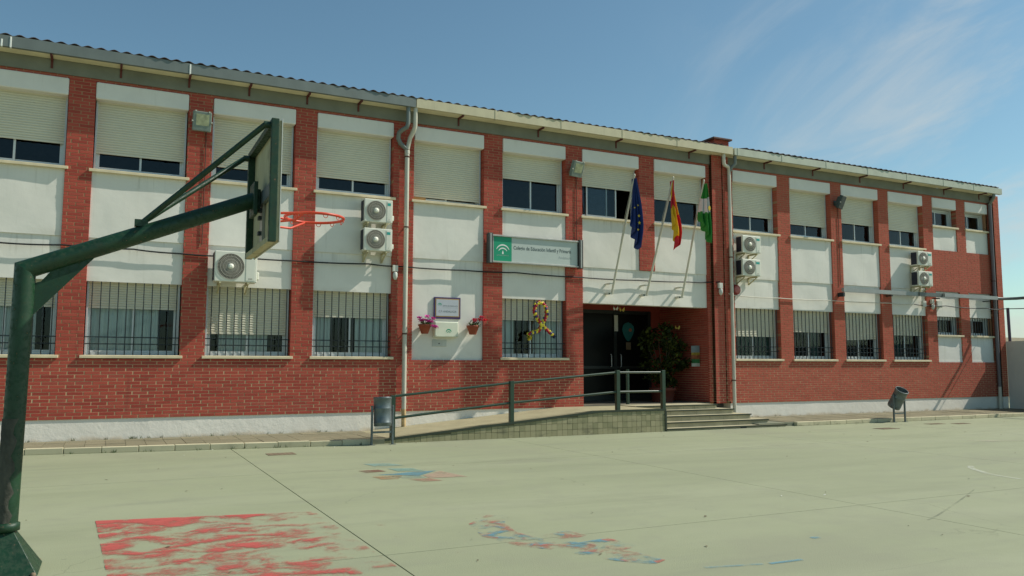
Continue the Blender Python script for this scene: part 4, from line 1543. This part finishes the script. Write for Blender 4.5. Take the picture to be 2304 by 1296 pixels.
cp = [(-6.5, 3.43), (-3.4, 3.42), (-1.724, 3.42), (-.81, 3.445), (.30, 3.44), (1.04, 3.41), (1.97, 3.41), (3.11, 3.395), (4.62, 3.42), (5.30, 3.405), (6.66, 3.40), (7.93, 3.415), (9.63, 3.39), (11.24, 3.40), (12.69, 3.43), (13.40, 3.46)]
q = MB(); q.tube(sagged([(x, -.022, z) for x, z in cp] + [(13.56, -.155, 3.47)]), .014, 8)
tag(q.build('wall_cable', M['cable']), 'black cable strung along the facade between the two storeys', 'cable')
q = MB(); q.tube(sagged([(13.84, -.145, 3.18), (14.20, -.04, 3.15), (15.66, -.03, 3.14), (17.34, -.03, 3.147), (19.78, -.03, 3.156), (20.82, -.03, 3.158)]), .011, 8)
tag(q.build('wall_cable', M['cable_w']), 'thin whitewashed cable along the far wing above the barred windows', 'cable')
q = MB(); q.tube(sagged([(20.85, -.035, 3.158), (22.2, -.06, 3.158), (24.0, -.12, 3.14), (24.7, -.17, 3.14), (24.9, -3.5, 3.10), (25.2, -7.5, 3.2)], amp=.03), .013, 8)
tag(q.build('wall_cable', M['cable']), 'black cable at the far corner running out over the side wall', 'cable')

tr = thing('cable_tray', 'grey metal channel along the far wing turning out over the side wall', 'cable tray', (17.83, -.10, 3.34))
q = MB(); q.box(0, 3.0, -.10, -.02, .05, .16); q.build('channel', M['tray'], tr)
q = MB(); q.box(3.002, 4.0, -.135, -.05, .05, .16); q.build('channel', M['tray_dark'], tr)
q = MB(); q.box(4.002, 6.45, -.21, -.11, .055, .16); q.build('channel', M['tray'], tr)
q = MB(); q.tube([(6.45, -.16, .10), (6.80, -.22, .10), (6.98, -.45, .10), (7.0, -6.0, .14)], .046, 10); q.build('outer_tube', M['tray_dark'], tr)  # unlit side of the tube put into its colour
for xx in (0.0, 1.9, 3.9, 6.2):
    q = MB(); q.box(xx - .03, xx + .03, -.10, .10, -.08 if xx == 0 else .0, .03); q.build('bracket', M['bar'], tr)

LG = 'bulkhead lamps on the facade'


def wall_lamp(label, loc):
    t = thing('wall_lamp', label, 'wall lamp', loc, (0, 0, 0), LG)
    q = MB(); q.box(-.055, .055, -.07, 0, .0, .13); q.build('junction_box', M['junction'], t, bevel=.006)
    q = MB(); q.lathe([(.025, 0), (.048, -.02), (.05, -.10), (.03, -.15), (.008, -.165)], 14, (0, -.05, -.01)); q.build('glass_globe', M['lampglass'], t)
    return t


wall_lamp('small bulkhead lamp beside the first downpipe', (5.165, -.005, 3.29))
wall_lamp('small bulkhead lamp on the pier right of the entrance', (13.56, -.13, 3.30))
wall_lamp('small bulkhead lamp under the channel near the far end', (21.62, -.005, 3.20))
q = MB(); q.box(0, .14, -.07, 0, 0, .17); o = tag(q.build('junction_box', M['junction'], None, bevel=.006), 'white junction box on the far wing left of its lamp', 'junction box', 'junction boxes of the far wing'); o.location = (21.18, -.005, 3.10)
q = MB(); q.box(0, .22, -.09, 0, 0, .20); o = tag(q.build('junction_box', M['junction'], None, bevel=.006), 'larger white junction box on the far wing right of its lamp', 'junction box', 'junction boxes of the far wing'); o.location = (21.85, .05, 3.10)
al = thing('alarm_siren', 'round red alarm siren beside the second downpipe', 'siren', (14.20, .06, 3.30))
q = MB(); q.lathe([(.135, 0), (.14, .05), (.13, .10), (.10, .13)], 24, (0, 0, 0), 0, Matrix.Rotation(R(90), 3, 'X')); q.build('dome', M['alarm'], al)
q = MB(); q.lathe([(.08, .131), (.04, .14), (.01, .142)], 20, (0, 0, 0), 0, Matrix.Rotation(R(90), 3, 'X')); q.build('face', M['alarm_face'], al)
q = MB(); q.box(-.30, -.12, -.13, -.02, -.14, .13); q.build('backplate', M['bracket'], al)

# ------------------------------------------------------------------ bead ribbon on the grille
rb = thing('bead_ribbon', 'looped ribbon of yellow, red and blue beads tied to the barred window', 'ribbon', (8.565, .040, 2.33))
loop = [(-.30, -.27), (-.20, -.22), (-.08, -.20), (.0, -.13), (.05, -.02), (.12, .08), (.17, .20), (.15, .33), (.08, .43), (0, .455), (-.09, .42), (-.145, .32), (-.13, .20), (-.07, .09), (.0, .0), (.08, -.08), (.17, -.15), (.26, -.22), (.33, -.28)]
dense = []
for (a, b) in zip(loop, loop[1:]):
    for k in range(6):
        dense.append((a[0] + (b[0] - a[0]) * k / 6, a[1] + (b[1] - a[1]) * k / 6))
cols = ['bead_y', 'bead_y', 'bead_r', 'bead_b', 'bead_y', 'bead_r', 'bead_y', 'bead_r', 'bead_y', 'bead_b', 'bead_r']
bm = {}
for c_ in set(cols):
    q = MB(); q.lathe([(.010, -.036), (.031, -.018), (.034, .008), (.012, .036)], 8); bm[c_] = q.mesh('bead', M[c_])
for k, (a, b) in enumerate(dense):
    ang = k * 1.9
    inst('bead', bm[cols[k % len(cols)]], rb, (a + .018 * math.cos(ang), -.02 + .02 * math.sin(ang), b + .012 * math.sin(ang)), (random.uniform(-.6, .6), random.uniform(.4, 1.3), random.uniform(-.5, .5)))
q = MB(); leaf_cloud(q, (-.27, -.02, -.34), (.05, .03, .05), 40, .06, 4); q.build('tassel', M['bead_y'], rb)
q = MB(); leaf_cloud(q, (.35, -.02, -.31), (.04, .03, .04), 36, .05, 5); q.build('tassel', M['bead_b'], rb)

# ------------------------------------------------------------------ porch things
sh = thing('potted_shrub', 'large leafy shrub in a red planter inside the porch', 'potted plant', (12.50, .85, .478))
q = MB(); q.lathe([(.25, 0), (.31, .28), (.33, .28), (.335, .36), (.30, .36), (.28, .30)], 22); q.build('planter', simple('shaded_red_planter', (0.14, 0.035, 0.022), 0.7), sh)  # planter red lowered to carry the porch shade in its colour
q = MB()
rnd = random.Random(5)
for k in range(9):
    a = rnd.uniform(0, 6.28); q.tube([(0, 0, .3), (.12 * math.cos(a), .12 * math.sin(a), .8), (.35 * math.cos(a), .3 * math.sin(a), 1.35 + rnd.uniform(-.2, .3))], [.018, .013, .006], 6)
q.build('stems', M['stem'], sh)
q = MB()
for k in range(46):
    a = rnd.uniform(0, 6.28); rr = rnd.uniform(.1, .62) ; zz = rnd.uniform(.45, 1.95)
    rr *= 1.0 if .7 < zz < 1.7 else .6
    leaf_cloud(q, (rr * math.cos(a), rr * .75 * math.sin(a), zz), (.17, .15, .14), 46, .11, 100 + k)
q.build('foliage', M['bush_leaf'], sh)
po = thing('poster', 'curled landscape poster on the porch side wall', 'poster', (13.292, .31, 1.36))
q = MB()
n = 10
for (f0, f1, m_) in ((0, .18, 0), (.18, .40, 1), (.40, .58, 2), (.58, .72, 3), (.72, 1.0, 4)):
    for i in range(n):
        ya, yb = .32 * i / n, .32 * (i + 1) / n
        ca = -.012 - .02 * (2 * i / n - 1) ** 2; cb = -.012 - .02 * (2 * (i + 1) / n - 1) ** 2
        q.quad((ca, yb, .52 * f0), (ca, ya, .52 * f0), (cb, ya, .52 * f1), (cb, yb, .52 * f1), m_)
q = MB()
for (f0, f1, m_) in ((0, .16, 0), (.16, .36, 1), (.36, .55, 2), (.55, .68, 3), (.68, 1.0, 4)):
    for i in range(n):
        ya, yb = .32 * i / n, .32 * (i + 1) / n
        ca = -.010 - .03 * (2 * i / n - 1) ** 2; cb = -.010 - .03 * (2 * (i + 1) / n - 1) ** 2
        q.add([(ca, ya, .52 * f0), (cb, yb, .52 * f0), (cb, yb, .52 * f1), (ca, ya, .52 * f1)], [(0, 3, 2, 1)], m_)
s_ = q.build('sheet', [M['paper'], M['poster_green'], M['poster_red'], M['poster_yel'], M['poster_sky']], po)
md = s_.modifiers.new('thick', 'SOLIDIFY'); md.thickness = .002
bl = thing('balloon_decoration', 'teal card hot-air balloon stuck on the dark entrance door', 'decoration', (12.28, 2.015, 1.80))
q = MB()
pts = [(0.0, .22), (.06, .25), (.15, .40), (.19, .52), (.17, .62), (.10, .69), (0, .72), (-.10, .69), (-.17, .62), (-.19, .52), (-.15, .40), (-.06, .25)]
q.prism(pts, 1, -.012, 0.0); q.build('balloon', M['teal'], bl)
q = MB(); q.box(-.07, .08, -.012, 0, .0, .19); q.build('basket', M['rust'], bl)
q = MB(); q.add([(.06 + .05 * math.cos(a), -.014, .52 + .05 * math.sin(a)) for a in [2 * math.pi * k / 8 for k in range(8)]], [tuple(range(8))]); q.build('badge', M['poster_red'], bl)
q = MB(); q.box(0, .11, -.006, 0, 0, .42); o = tag(q.build('paper_notice', M['paper']), 'narrow white paper notice high on the entrance door post', 'notice'); o.location = (11.85, 2.015, 2.28)


def butterfly(label, loc, mat, s=1.0):
    q = MB()
    for sx in (-1, 1):
        q.add([(0, 0, -.02 * s), (sx * .06 * s, -.02 * s, .05 * s), (sx * .07 * s, -.02 * s, .0), (sx * .045 * s, -.015 * s, -.05 * s)], [(0, 1, 2, 3)])
    o = q.build('paper_butterfly', mat); o.location = loc
    md = o.modifiers.new('thick', 'SOLIDIFY'); md.thickness = .003
    tag(o, label, 'decoration', 'paper butterflies in the porch')


butterfly('white paper butterfly hanging at the left of the porch top', (10.95, .6, 2.76), M['paper'], 1.0)
butterfly('yellow paper butterfly hanging beside the white one in the porch', (11.13, .6, 2.74), M['poster_yel'], 1.1)
butterfly('yellow paper butterfly hanging near the porch side wall', (12.95, .8, 2.35), M['poster_yel'], 1.1)

# ------------------------------------------------------------------ litter bins
def make_bin(label, loc, tilt, rz):
    t = thing('litter_bin', label, 'litter bin', loc, (0, 0, rz), 'litter bins by the kerb')
    for sx in (-1, 1):
        q = MB(); q.box(sx * .19 - .016, sx * .19 + .016, -.02, .02, 0.006, .68); q.build('leg', M['bin'], t, bevel=.004)
        q = MB(); q.box(sx * .19 - .05, sx * .19 + .05, -.05, .05, 0, .006); q.build('foot_plate', M['bin'], t)
    q = MB(); q.box(-.174, .174, -.012, .012, .20, .235); q.build('crossbar', M['bin'], t)
    mt = Matrix.Translation((0, 0, .62)) @ Matrix.Rotation(tilt, 4, 'X')
    r = .155
    prof = [(r * .92, -.30), (r, -.295), (r, -.25), (r + .004, -.245), (r + .004, -.235), (r, -.23), (r, .0), (r + .003, .005), (r, .01), (r, .17), (r + .006, .175), (r + .006, .20), (r, .205), (r - .008, .205), (r - .010, .18), (r - .012, -.28)]
    q = MB()
    n = 26; vs = []
    for (a, b) in prof:
        for k in range(n):
            vs.append(mt @ Vector((a * math.cos(2 * math.pi * k / n), a * math.sin(2 * math.pi * k / n), b)))
    fs = []
    for i in range(len(prof) - 1):
        for k in range(n):
            fs.append((i * n + k, i * n + (k + 1) % n, (i + 1) * n + (k + 1) % n, (i + 1) * n + k))
    q.add(vs, fs, 0, True); q.add(vs[:n], [tuple(range(n))[::-1]]); q.add(vs[-n:], [tuple(range(n))], 1)
    q.build('barrel', [M['bin'], M['bin_dark']], t)
    q = MB(); q.tube([(-.20, 0, .62), (-.150, 0, .62)], .014, 8); q.tube([(.150, 0, .62), (.20, 0, .62)], .014, 8); q.build('pivot', M['bin'], t)
    return t


make_bin('grey metal litter bin standing upright at the foot of the ramp', (4.33, -2.02, 0), R(-4), R(2))
make_bin('grey metal litter bin tilted forward on its frame by the far kerb', (17.55, -1.99, 0), R(33), R(-2))

# ------------------------------------------------------------------ basketball hoop
hp = thing('basketball_hoop', 'dark green steel basketball hoop with weathered backboard and orange rim', 'basketball hoop', (-.575, -9.43, 0))
GSM = M['green_steel']
bx, by, bz = 1.035 + .575, 0.0, 0.0       # backboard plane relative to the pole
EL = Vector((.028, 0, 2.034))
AE = Vector((bx - .07, 0.02, 2.665))
ad = (AE - EL).normalized()
PR = .066
msl = -(1 - ad.z) / ad.x                   # slope of the mitre plane between post and arm


def ring_tube(mb, rings):
    n = len(rings[0])
    fs = []
    for i in range(len(rings) - 1):
        for k in range(n):
            fs.append((i * n + k, i * n + (k + 1) % n, (i + 1) * n + (k + 1) % n, (i + 1) * n + k))
    mb.add([v for g in rings for v in g], fs, 0, True)


NK = 32
mitre = [Vector((PR * math.cos(2 * math.pi * k / NK), PR * math.sin(2 * math.pi * k / NK), EL.z + msl * PR * math.cos(2 * math.pi * k / NK))) + Vector((.028, 0, 0)) for k in range(NK)]
q = MB(); ring_tube(q, [[Vector((v.x - .022, v.y, .30)) for v in mitre], mitre]); q.build('post', GSM, hp)
side = Vector((0, 1, 0)); upv = ad.cross(side) * -1
end = []
for v in mitre:
    rel = v - EL
    a = rel.dot(side); b = rel.dot(upv.normalized())
    L = math.hypot(a, b)
    f = .060 / max(L, 1e-6)
    end.append(AE + side * a * f + upv.normalized() * b * f)
q = MB(); ring_tube(q, [mitre, end]); q.add(end, [tuple(range(NK))]); q.build('arm', GSM, hp)
q = MB()
q.prism([(.07, 1.70), (.46, 2.155), (.45, 2.20), (.20, 2.09), (.175, 2.02), (.125, 1.955), (.07, 1.94)], 1, -.010, .010)
q.build('gusset', GSM, hp)
# flange and pyramid foot
q = MB(); q.lathe([(.068, .275), (.086, .28), (.086, .325), (.068, .335)], 24); q.build('collar', GSM, hp)
q = MB()
a0, a1 = .058, .215
q.add([(-a0, -a0, .275), (a0, -a0, .275), (a0, a0, .275), (-a0, a0, .275), (-a1, -a1, .012), (a1, -a1, .012), (a1, a1, .012), (-a1, a1, .012)],
      [(4, 5, 1, 0), (5, 6, 2, 1), (6, 7, 3, 2), (7, 4, 0, 3), (0, 1, 2, 3)])
q.build('foot', GSM, hp, bevel=.006)
q = MB(); q.box(-.25, .21, -.25, .25, 0.001, .012); q.build('base_plate', GSM, hp)
for bxx, byy in ((.19, -.22), (.19, .22)):
    q = MB(); q.lathe([(.016, .012), (.016, .03), (.008, .034)], 6, (bxx, byy, 0)); q.build('anchor_bolt', M['rust'], hp)
# tape wound round the post
q = MB()
nk = 28; vs = []
for j in range(15):
    zz = .335 + (1.02 - .335) * j / 14
    for k in range(nk + 1):
        th = R(150) + R(135) * k / nk + R(14) * math.sin(j * 1.9) * (k / nk)
        rr = .0700 + .003 * math.sin(j * 2.1 + k * .9)
        vs.append((rr * math.cos(th) + .006 + .05 * 0 + (zz - .30) / 1.75 * .022, rr * math.sin(th), zz))
q.add(vs, [(j * (nk + 1) + k, j * (nk + 1) + k + 1, (j + 1) * (nk + 1) + k + 1, (j + 1) * (nk + 1) + k) for j in range(14) for k in range(nk)], 0, True)
q.build('tape_wrap', M['tape'], hp)
# backboard: plywood in a steel frame, seen from behind
Y0, Y1, ZB0, ZB1 = -.565, .565, 2.262, 3.165
bb = MB(); bb.box(bx, bx + .018, Y0 + .012, Y1 - .012, ZB0 + .012, ZB1 - .012); board = bb.build('backboard', M['ply'], hp)
q = MB(); q.box(bx + .0185, bx + .024, Y0, Y1, ZB0, ZB1); q.build('front_face', M['board_white'], board)
q = MB()
t_ = .045
q.box(bx - .055, bx - .001, Y0, Y0 + t_, ZB0, ZB1); q.box(bx - .055, bx - .001, Y1 - t_, Y1, ZB0, ZB1)
q.box(bx - .055, bx - .001, Y0 + t_, Y1 - t_, ZB1 - t_, ZB1)
q.build('board_frame', GSM, board, bevel=.004)
q = MB(); q.box(bx - .055, bx - .001, Y0 + t_ + .001, Y1 - t_ - .001, ZB0, ZB0 + t_); q.build('bottom_rail', M['ply'], board, bevel=.004)
q = MB(); q.box(bx - .035, bx - .002, -.50, .50, 2.62, 2.72); q.build('cross_member', M['bin'], board)
q = MB(); q.box(bx - .022, bx - .002, -.06, .06, 2.31, 2.62)
q.build('rim_backing_plate', M['steel'], board)
q = MB()
for zz in (2.40, 2.52, 2.58): q.box(bx - .045, bx - .022, -.03, .03, zz - .014, zz + .014)
q.build('bolt', M['bar'], board)
q = MB(); q.box(bx - .095, bx - .065, -.10, .12, 2.53, 2.79); q.box(bx - .065, bx - .036, -.05, .07, 2.58, 2.74); q.build('arm_flange', GSM, hp, bevel=.005)
# struts from the arm up to the top corners
SF = EL + (AE - EL) * .475 + Vector((0, 0, .085))
for yy, zt in ((-.50, 3.125), (.50, 3.105)):
    q = MB(); q.tube([SF, (bx - .09, yy, zt)], .0205, 12); q.tube([(bx - .10, yy, zt), (bx - .055, yy, zt)], .026, 10)
    q.build('strut', GSM, hp)
q = MB(); q.box(SF.x - .05, SF.x + .04, -.03, .03, SF.z - .03, SF.z + .02); q.build('strut_bracket', GSM, hp)
# rim
rc = Vector((bx +   .024 + .14 + .218, -.045, 2.548))
q = MB(); q.tube([(rc.x + .228 * math.cos(2 * math.pi * k / 48), rc.y + .228 * math.sin(2 * math.pi * k / 48), rc.z) for k in range(48)], .011, 10, closed=True)
rim = q.build('rim', M['rim'], hp)
q = MB()
q.tube([(bx + .024, rc.y - .06, rc.z), (rc.x - .15, rc.y - .17, rc.z)], .010, 8); q.tube([(bx + .024, rc.y + .06, rc.z), (rc.x - .15, rc.y + .17, rc.z)], .010, 8)
q.tube([(bx + .024, rc.y - .06, rc.z - .10), (rc.x - .19, rc.y - .02, rc.z - .10), (rc.x - .03, rc.y + .226, rc.z - .005)], .009, 8)
q.tube([(bx + .024, rc.y - .08, rc.z - .075), (rc.x - .17, rc.y - .10, rc.z - .045), (rc.x - .12, rc.y - .19, rc.z)], .009, 8)
q.box(bx + .024, bx + .030, rc.y - .09, rc.y + .09, rc.z - .13, rc.z + .02)
q.build('rim_bracket', M['rim'], rim)
q = MB(); q.tube([(.018 * math.cos(math.pi * k / 6), 0, -.022 * math.sin(math.pi * k / 6)) for k in range(7)], .0028, 6)
hk = q.mesh('net_hook', M['rim'])
for k in range(12):
    a = 2 * math.pi * (k + .3) / 12
    inst('net_hook', hk, rim, (rc.x + .228 * math.cos(a), rc.y + .228 * math.sin(a), rc.z - .010), (0, 0, a + math.pi / 2))

# ------------------------------------------------------------------ painted markings on the playground
def marking(name, label, polys, mat, z=.004, group=None):
    q = MB()
    for p_ in polys:
        q.add([(x, y, z) for x, y in p_], [tuple(range(len(p_)))])
    o = q.build('ground_marking' if name is None else name, mat)
    for f in o.data.polygons:
        pass
    bmx = bmesh.new(); bmx.from_mesh(o.data); bmesh.ops.recalc_face_normals(bmx, faces=bmx.faces)
    for f in bmx.faces:
        if f.normal.z < 0: f.normal_flip()
    bmx.to_mesh(o.data); bmx.free()
    return tag(o, label, 'ground marking', group)


RED = (0.50, 0.10, 0.085)
marking('painted_block', 'worn red painted rectangle on the concrete beside the slab joint', [[(-.05, -7.66), (.85, -7.84), (1.80, -8.05), (1.84, -10.6), (.06, -10.1)]],
        mat_paint('worn_red_paint', RED, None, .56, .11, 1.9, (1.5, 1.9, 1), 1.0, [('Y', -8.15, -7.8, 0.0, .13), ('X', 1.2, 1.95, .02, -.075)], .92))
marking('painted_block', 'few stray red paint flecks on the concrete right of the slab joint', [[(1.88, -8.05), (2.6, -8.4), (2.7, -10.3), (1.88, -10.2)]],
        mat_paint('stray_red_paint', RED, None, .72, .06, 2.2, (1.0, 2.0, 1), 2.0, None, .8))
snake = [(3.27, -8.95), (3.02, -9.30), (2.93, -9.75), (3.02, -10.15), (3.2, -10.35), (3.32, -10.62), (3.42, -10.85), (3.54, -11.1)]
sn = []
for k, (x, y) in enumerate(snake):
    a = snake[max(0, k - 1)]; b = snake[min(len(snake) - 1, k + 1)]
    d = Vector((b[0] - a[0], b[1] - a[1])).normalized(); n_ = Vector((-d.y, d.x)) * (.16 if 0 < k < 7 else .08)
    sn.append(((x + n_.x, y + n_.y), (x - n_.x, y - n_.y)))
polys = [[sn[k][0], sn[k + 1][0], sn[k + 1][1], sn[k][1]] for k in range(len(sn) - 1)]
polys += [[(3.2, -9.95), (3.5, -9.85), (3.55, -10.1), (3.25, -10.2)], [(3.35, -10.3), (3.65, -10.25), (3.7, -10.6), (3.45, -10.7)]]
marking('painted_snake', 'worn blue and red painted snake winding over the concrete', polys, mat_paint('snake_paint', (.12, .27, .33), (.42, .14, .11), .555, .10, 2.6, (1.3, 1.6, 1), 3.0, None, .75))
hop = [([(3.25, -4.6), (3.60, -4.7), (3.72, -5.0), (3.32, -4.95)], (.25, .37, .32), 'pale turquoise painted patch, farthest of the coloured patches'),
       ([(3.40, -5.25), (3.72, -5.35), (3.78, -5.70), (3.44, -5.60)], (.22, .36, .31), 'turquoise painted patch behind the blue one'),
       ([(2.98, -5.32), (3.26, -5.30), (3.30, -5.52), (3.02, -5.56)], (.22, .10, .07), 'brown painted patch left of the turquoise patches'),
       ([(3.10, -5.80), (3.62, -5.72), (3.92, -5.72), (3.55, -6.1)], (.13, .27, .32), 'blue painted wedge beside the pink patch'),
       ([(2.98, -5.95), (3.36, -6.0), (3.22, -6.28), (3.02, -6.22)], (.40, .24, .12), 'orange painted patch in front of the blue wedge'),
       ([(3.60, -6.1), (3.95, -5.78), (4.06, -6.45), (3.58, -6.35)], (.45, .33, .24), 'pale pink painted patch pointing to the right'),
       ([(3.30, -6.32), (3.58, -6.36), (3.66, -6.62), (3.42, -6.62)], (.38, .23, .16), 'salmon painted patch nearest of the coloured patches'),
       ([(3.25, -6.05), (3.55, -6.12), (3.56, -6.33), (3.28, -6.30)], (.25, .36, .31), 'light turquoise painted patch between orange and pink')]
for k, (pl, c, lab) in enumerate(hop):
    marking('painted_patch', lab, [pl], mat_paint('patch_paint', c, None, .44, .16, 2.6, (1, 1, 1), k * .7, None, .8), group='coloured patches painted on the concrete')
arc = [(10.75, -8.48), (10.55, -8.62), (10.41, -8.78), (10.30, -8.95), (10.21, -9.05), (10.15, -9.2), (10.10, -9.38), (10.07, -9.6)]
polys = [[(a[0] - .025, a[1] + .03), (b[0] - .025, b[1] + .03), (b[0] + .025, b[1] - .03), (a[0] + .025, a[1] - .03)] for a, b in zip(arc, arc[1:])]
marking('painted_arc', 'faded white painted arc on the concrete at the right', polys, mat_paint('white_line_paint', (.62, .64, .52), None, .46, .14, 1.8, (1, 1, 1), 5.0, None, .6))
marking('painted_dashes', 'faint blue painted dashes in the near right of the playground',
        [[(3.72, -11.34), (4.15, -11.44), (4.15, -11.475), (3.72, -11.38)], [(4.2, -11.45), (4.5, -11.46), (4.5, -11.50), (4.2, -11.49)], [(5.12, -10.95), (5.20, -10.95), (5.20, -11.01), (5.12, -11.01)]],
        mat_paint('blue_line_paint', (.13, .34, .44), None, .50, .12, 3.0, (1, 1, 1), 6.0, None, .6))
marking('painted_stripe', 'pale pinkish stripe on the concrete near the far right kerb', [[(14.3, -5.95), (15.2, -6.35), (15.3, -6.55), (14.4, -6.2)]], mat_paint('pale_stripe_paint', (.56, .50, .38), None, .46, .16, 2.0, (1, 1, 1), 7.0, None, .5))
crack = [(6.64, -10.88), (6.94, -10.76), (7.35, -10.57), (7.98, -10.27), (8.73, -9.9)]
polys = [[(a[0], a[1] - .012), (b[0], b[1] - .012), (b[0], b[1] + .012), (a[0], a[1] + .012)] for a, b in zip(crack, crack[1:])]
marking('scuff_line', 'thin dark scuff curving over the concrete at the right', polys, mat_paint('scuff', (.20, .22, .15), None, .50, .2, 1.5, (1, 1, 1), 8.0, None, .45))
dl = ['rusty drain cover in the concrete near the kerb left of the bin', 'rusty drain cover nearest the far bin', 'rusty drain cover right of the far bin', 'rusty drain cover farthest along the far kerb']
for (x, y, w, h), lab in zip(((2.25, -2.95, .42, .30), (15.2, -3.45, .5, .3), (17.5, -2.9, .5, .22), (18.2, -3.1, .45, .22)), dl):
    t = thing('drain_cover', lab, 'drain cover', (x, y, 0), (0, 0, 0), 'drain covers in the playground')
    q = MB(); q.box(0, w, 0, h, .0005, .006); q.build('plate', M['rust'], t)
    q = MB()
    for k in range(6): q.box(w * (k + .5) / 6 - .006, w * (k + .5) / 6 + .006, .03, h - .03, .006, .0085)
    q.build('rib', M['rust'], t)

# ------------------------------------------------------------------ far right: side wall, gate, things beyond
sw = thing('side_wall', 'pale rendered boundary wall running out from the far corner', 'wall', (24.835, -.13, 0))
q = MB(); q.box(0, .25, -.62, 0.0, 0, 2.14); q.box(0, .25, -9.0, -1.7, 0, 2.14); q.build('wall_body', M['wall_grey'], sw)
q = MB(); q.box(.04, .09, -1.69, -.63, .04, 2.05)
q.build('gate_leaf', M['gate'], sw)
fwl = MB(); fwl.box(27.0, 60.0, 5.0, 5.25, 0, 2.55)
tag(fwl.build('far_wall', M['wall_far']), 'tan wall in the distance behind the far corner', 'wall')
q = MB(); q.tube([(31.00, 3.6, 0), (30.93, 3.6, 3.61)], .055, 8); tag(q.build('distant_post', M['post_far']), 'thick dark post beyond the far corner', 'post', 'posts beyond the far corner')
q = MB(); q.tube([(30.80, 3.7, 0), (30.80, 3.7, 3.78)], .022, 6); q.tube([(30.80, 3.7, 3.78), (30.80, 3.7, 4.13)], .010, 6)
tag(q.build('distant_post', M['tray_dark']), 'thin grey post beyond the far corner', 'post', 'posts beyond the far corner')

# ------------------------------------------------------------------ litter and weeds nobody could count
rnd = random.Random(21)
q = MB()
for k in range(150):
    x = rnd.uniform(-1, 20); y = rnd.uniform(-12.6, -2.2)
    if k % 3 == 0: y = kerb_y(x) - abs(rnd.gauss(0, .12)) - .01
    L = rnd.uniform(.008, .024); a = rnd.uniform(0, 6.28); w = L * rnd.uniform(.3, .7)
    d = Vector((math.cos(a), math.sin(a), 0)); n_ = Vector((-d.y, d.x, 0)); c = Vector((x, y, .006))
    q.add([c - d * L, c + n_ * w + Vector((0, 0, .006)), c + d * L + Vector((0, 0, rnd.uniform(0, .008))), c - n_ * w], [(0, 3, 2, 1)], rnd.choice((0, 0, 0, 1)))
q.build('fallen_debris', [simple('dry_leaf', (0.12, 0.09, 0.05), 0.9, 0, 0.3), simple('pale_scrap', (0.55, 0.55, 0.48), 0.8)], None, kind='stuff')
q = MB()
for k in range(90):
    x = rnd.choice((rnd.uniform(-2, 4.2), rnd.uniform(14, 23)))
    y = kerb_y(x) - .003 if k % 2 else -.01 + .025
    z0 = .0 if k % 2 else PZ
    for b in range(rnd.randint(3, 7)):
        a = rnd.uniform(0, 6.28); h = rnd.uniform(.02, .07); o = Vector((x + rnd.uniform(-.03, .03), y - rnd.uniform(0, .015), z0))
        t = o + Vector((math.cos(a) * h * .6, -abs(math.sin(a)) * h * .6, h)); s_ = Vector((.004, .002, 0))
        q.add([o - s_, o + s_, t], [(0, 1, 2)])
q.build('weeds', simple('weed_green', (0.05, 0.09, 0.02), 0.8, 0, 0.3), None, kind='stuff')
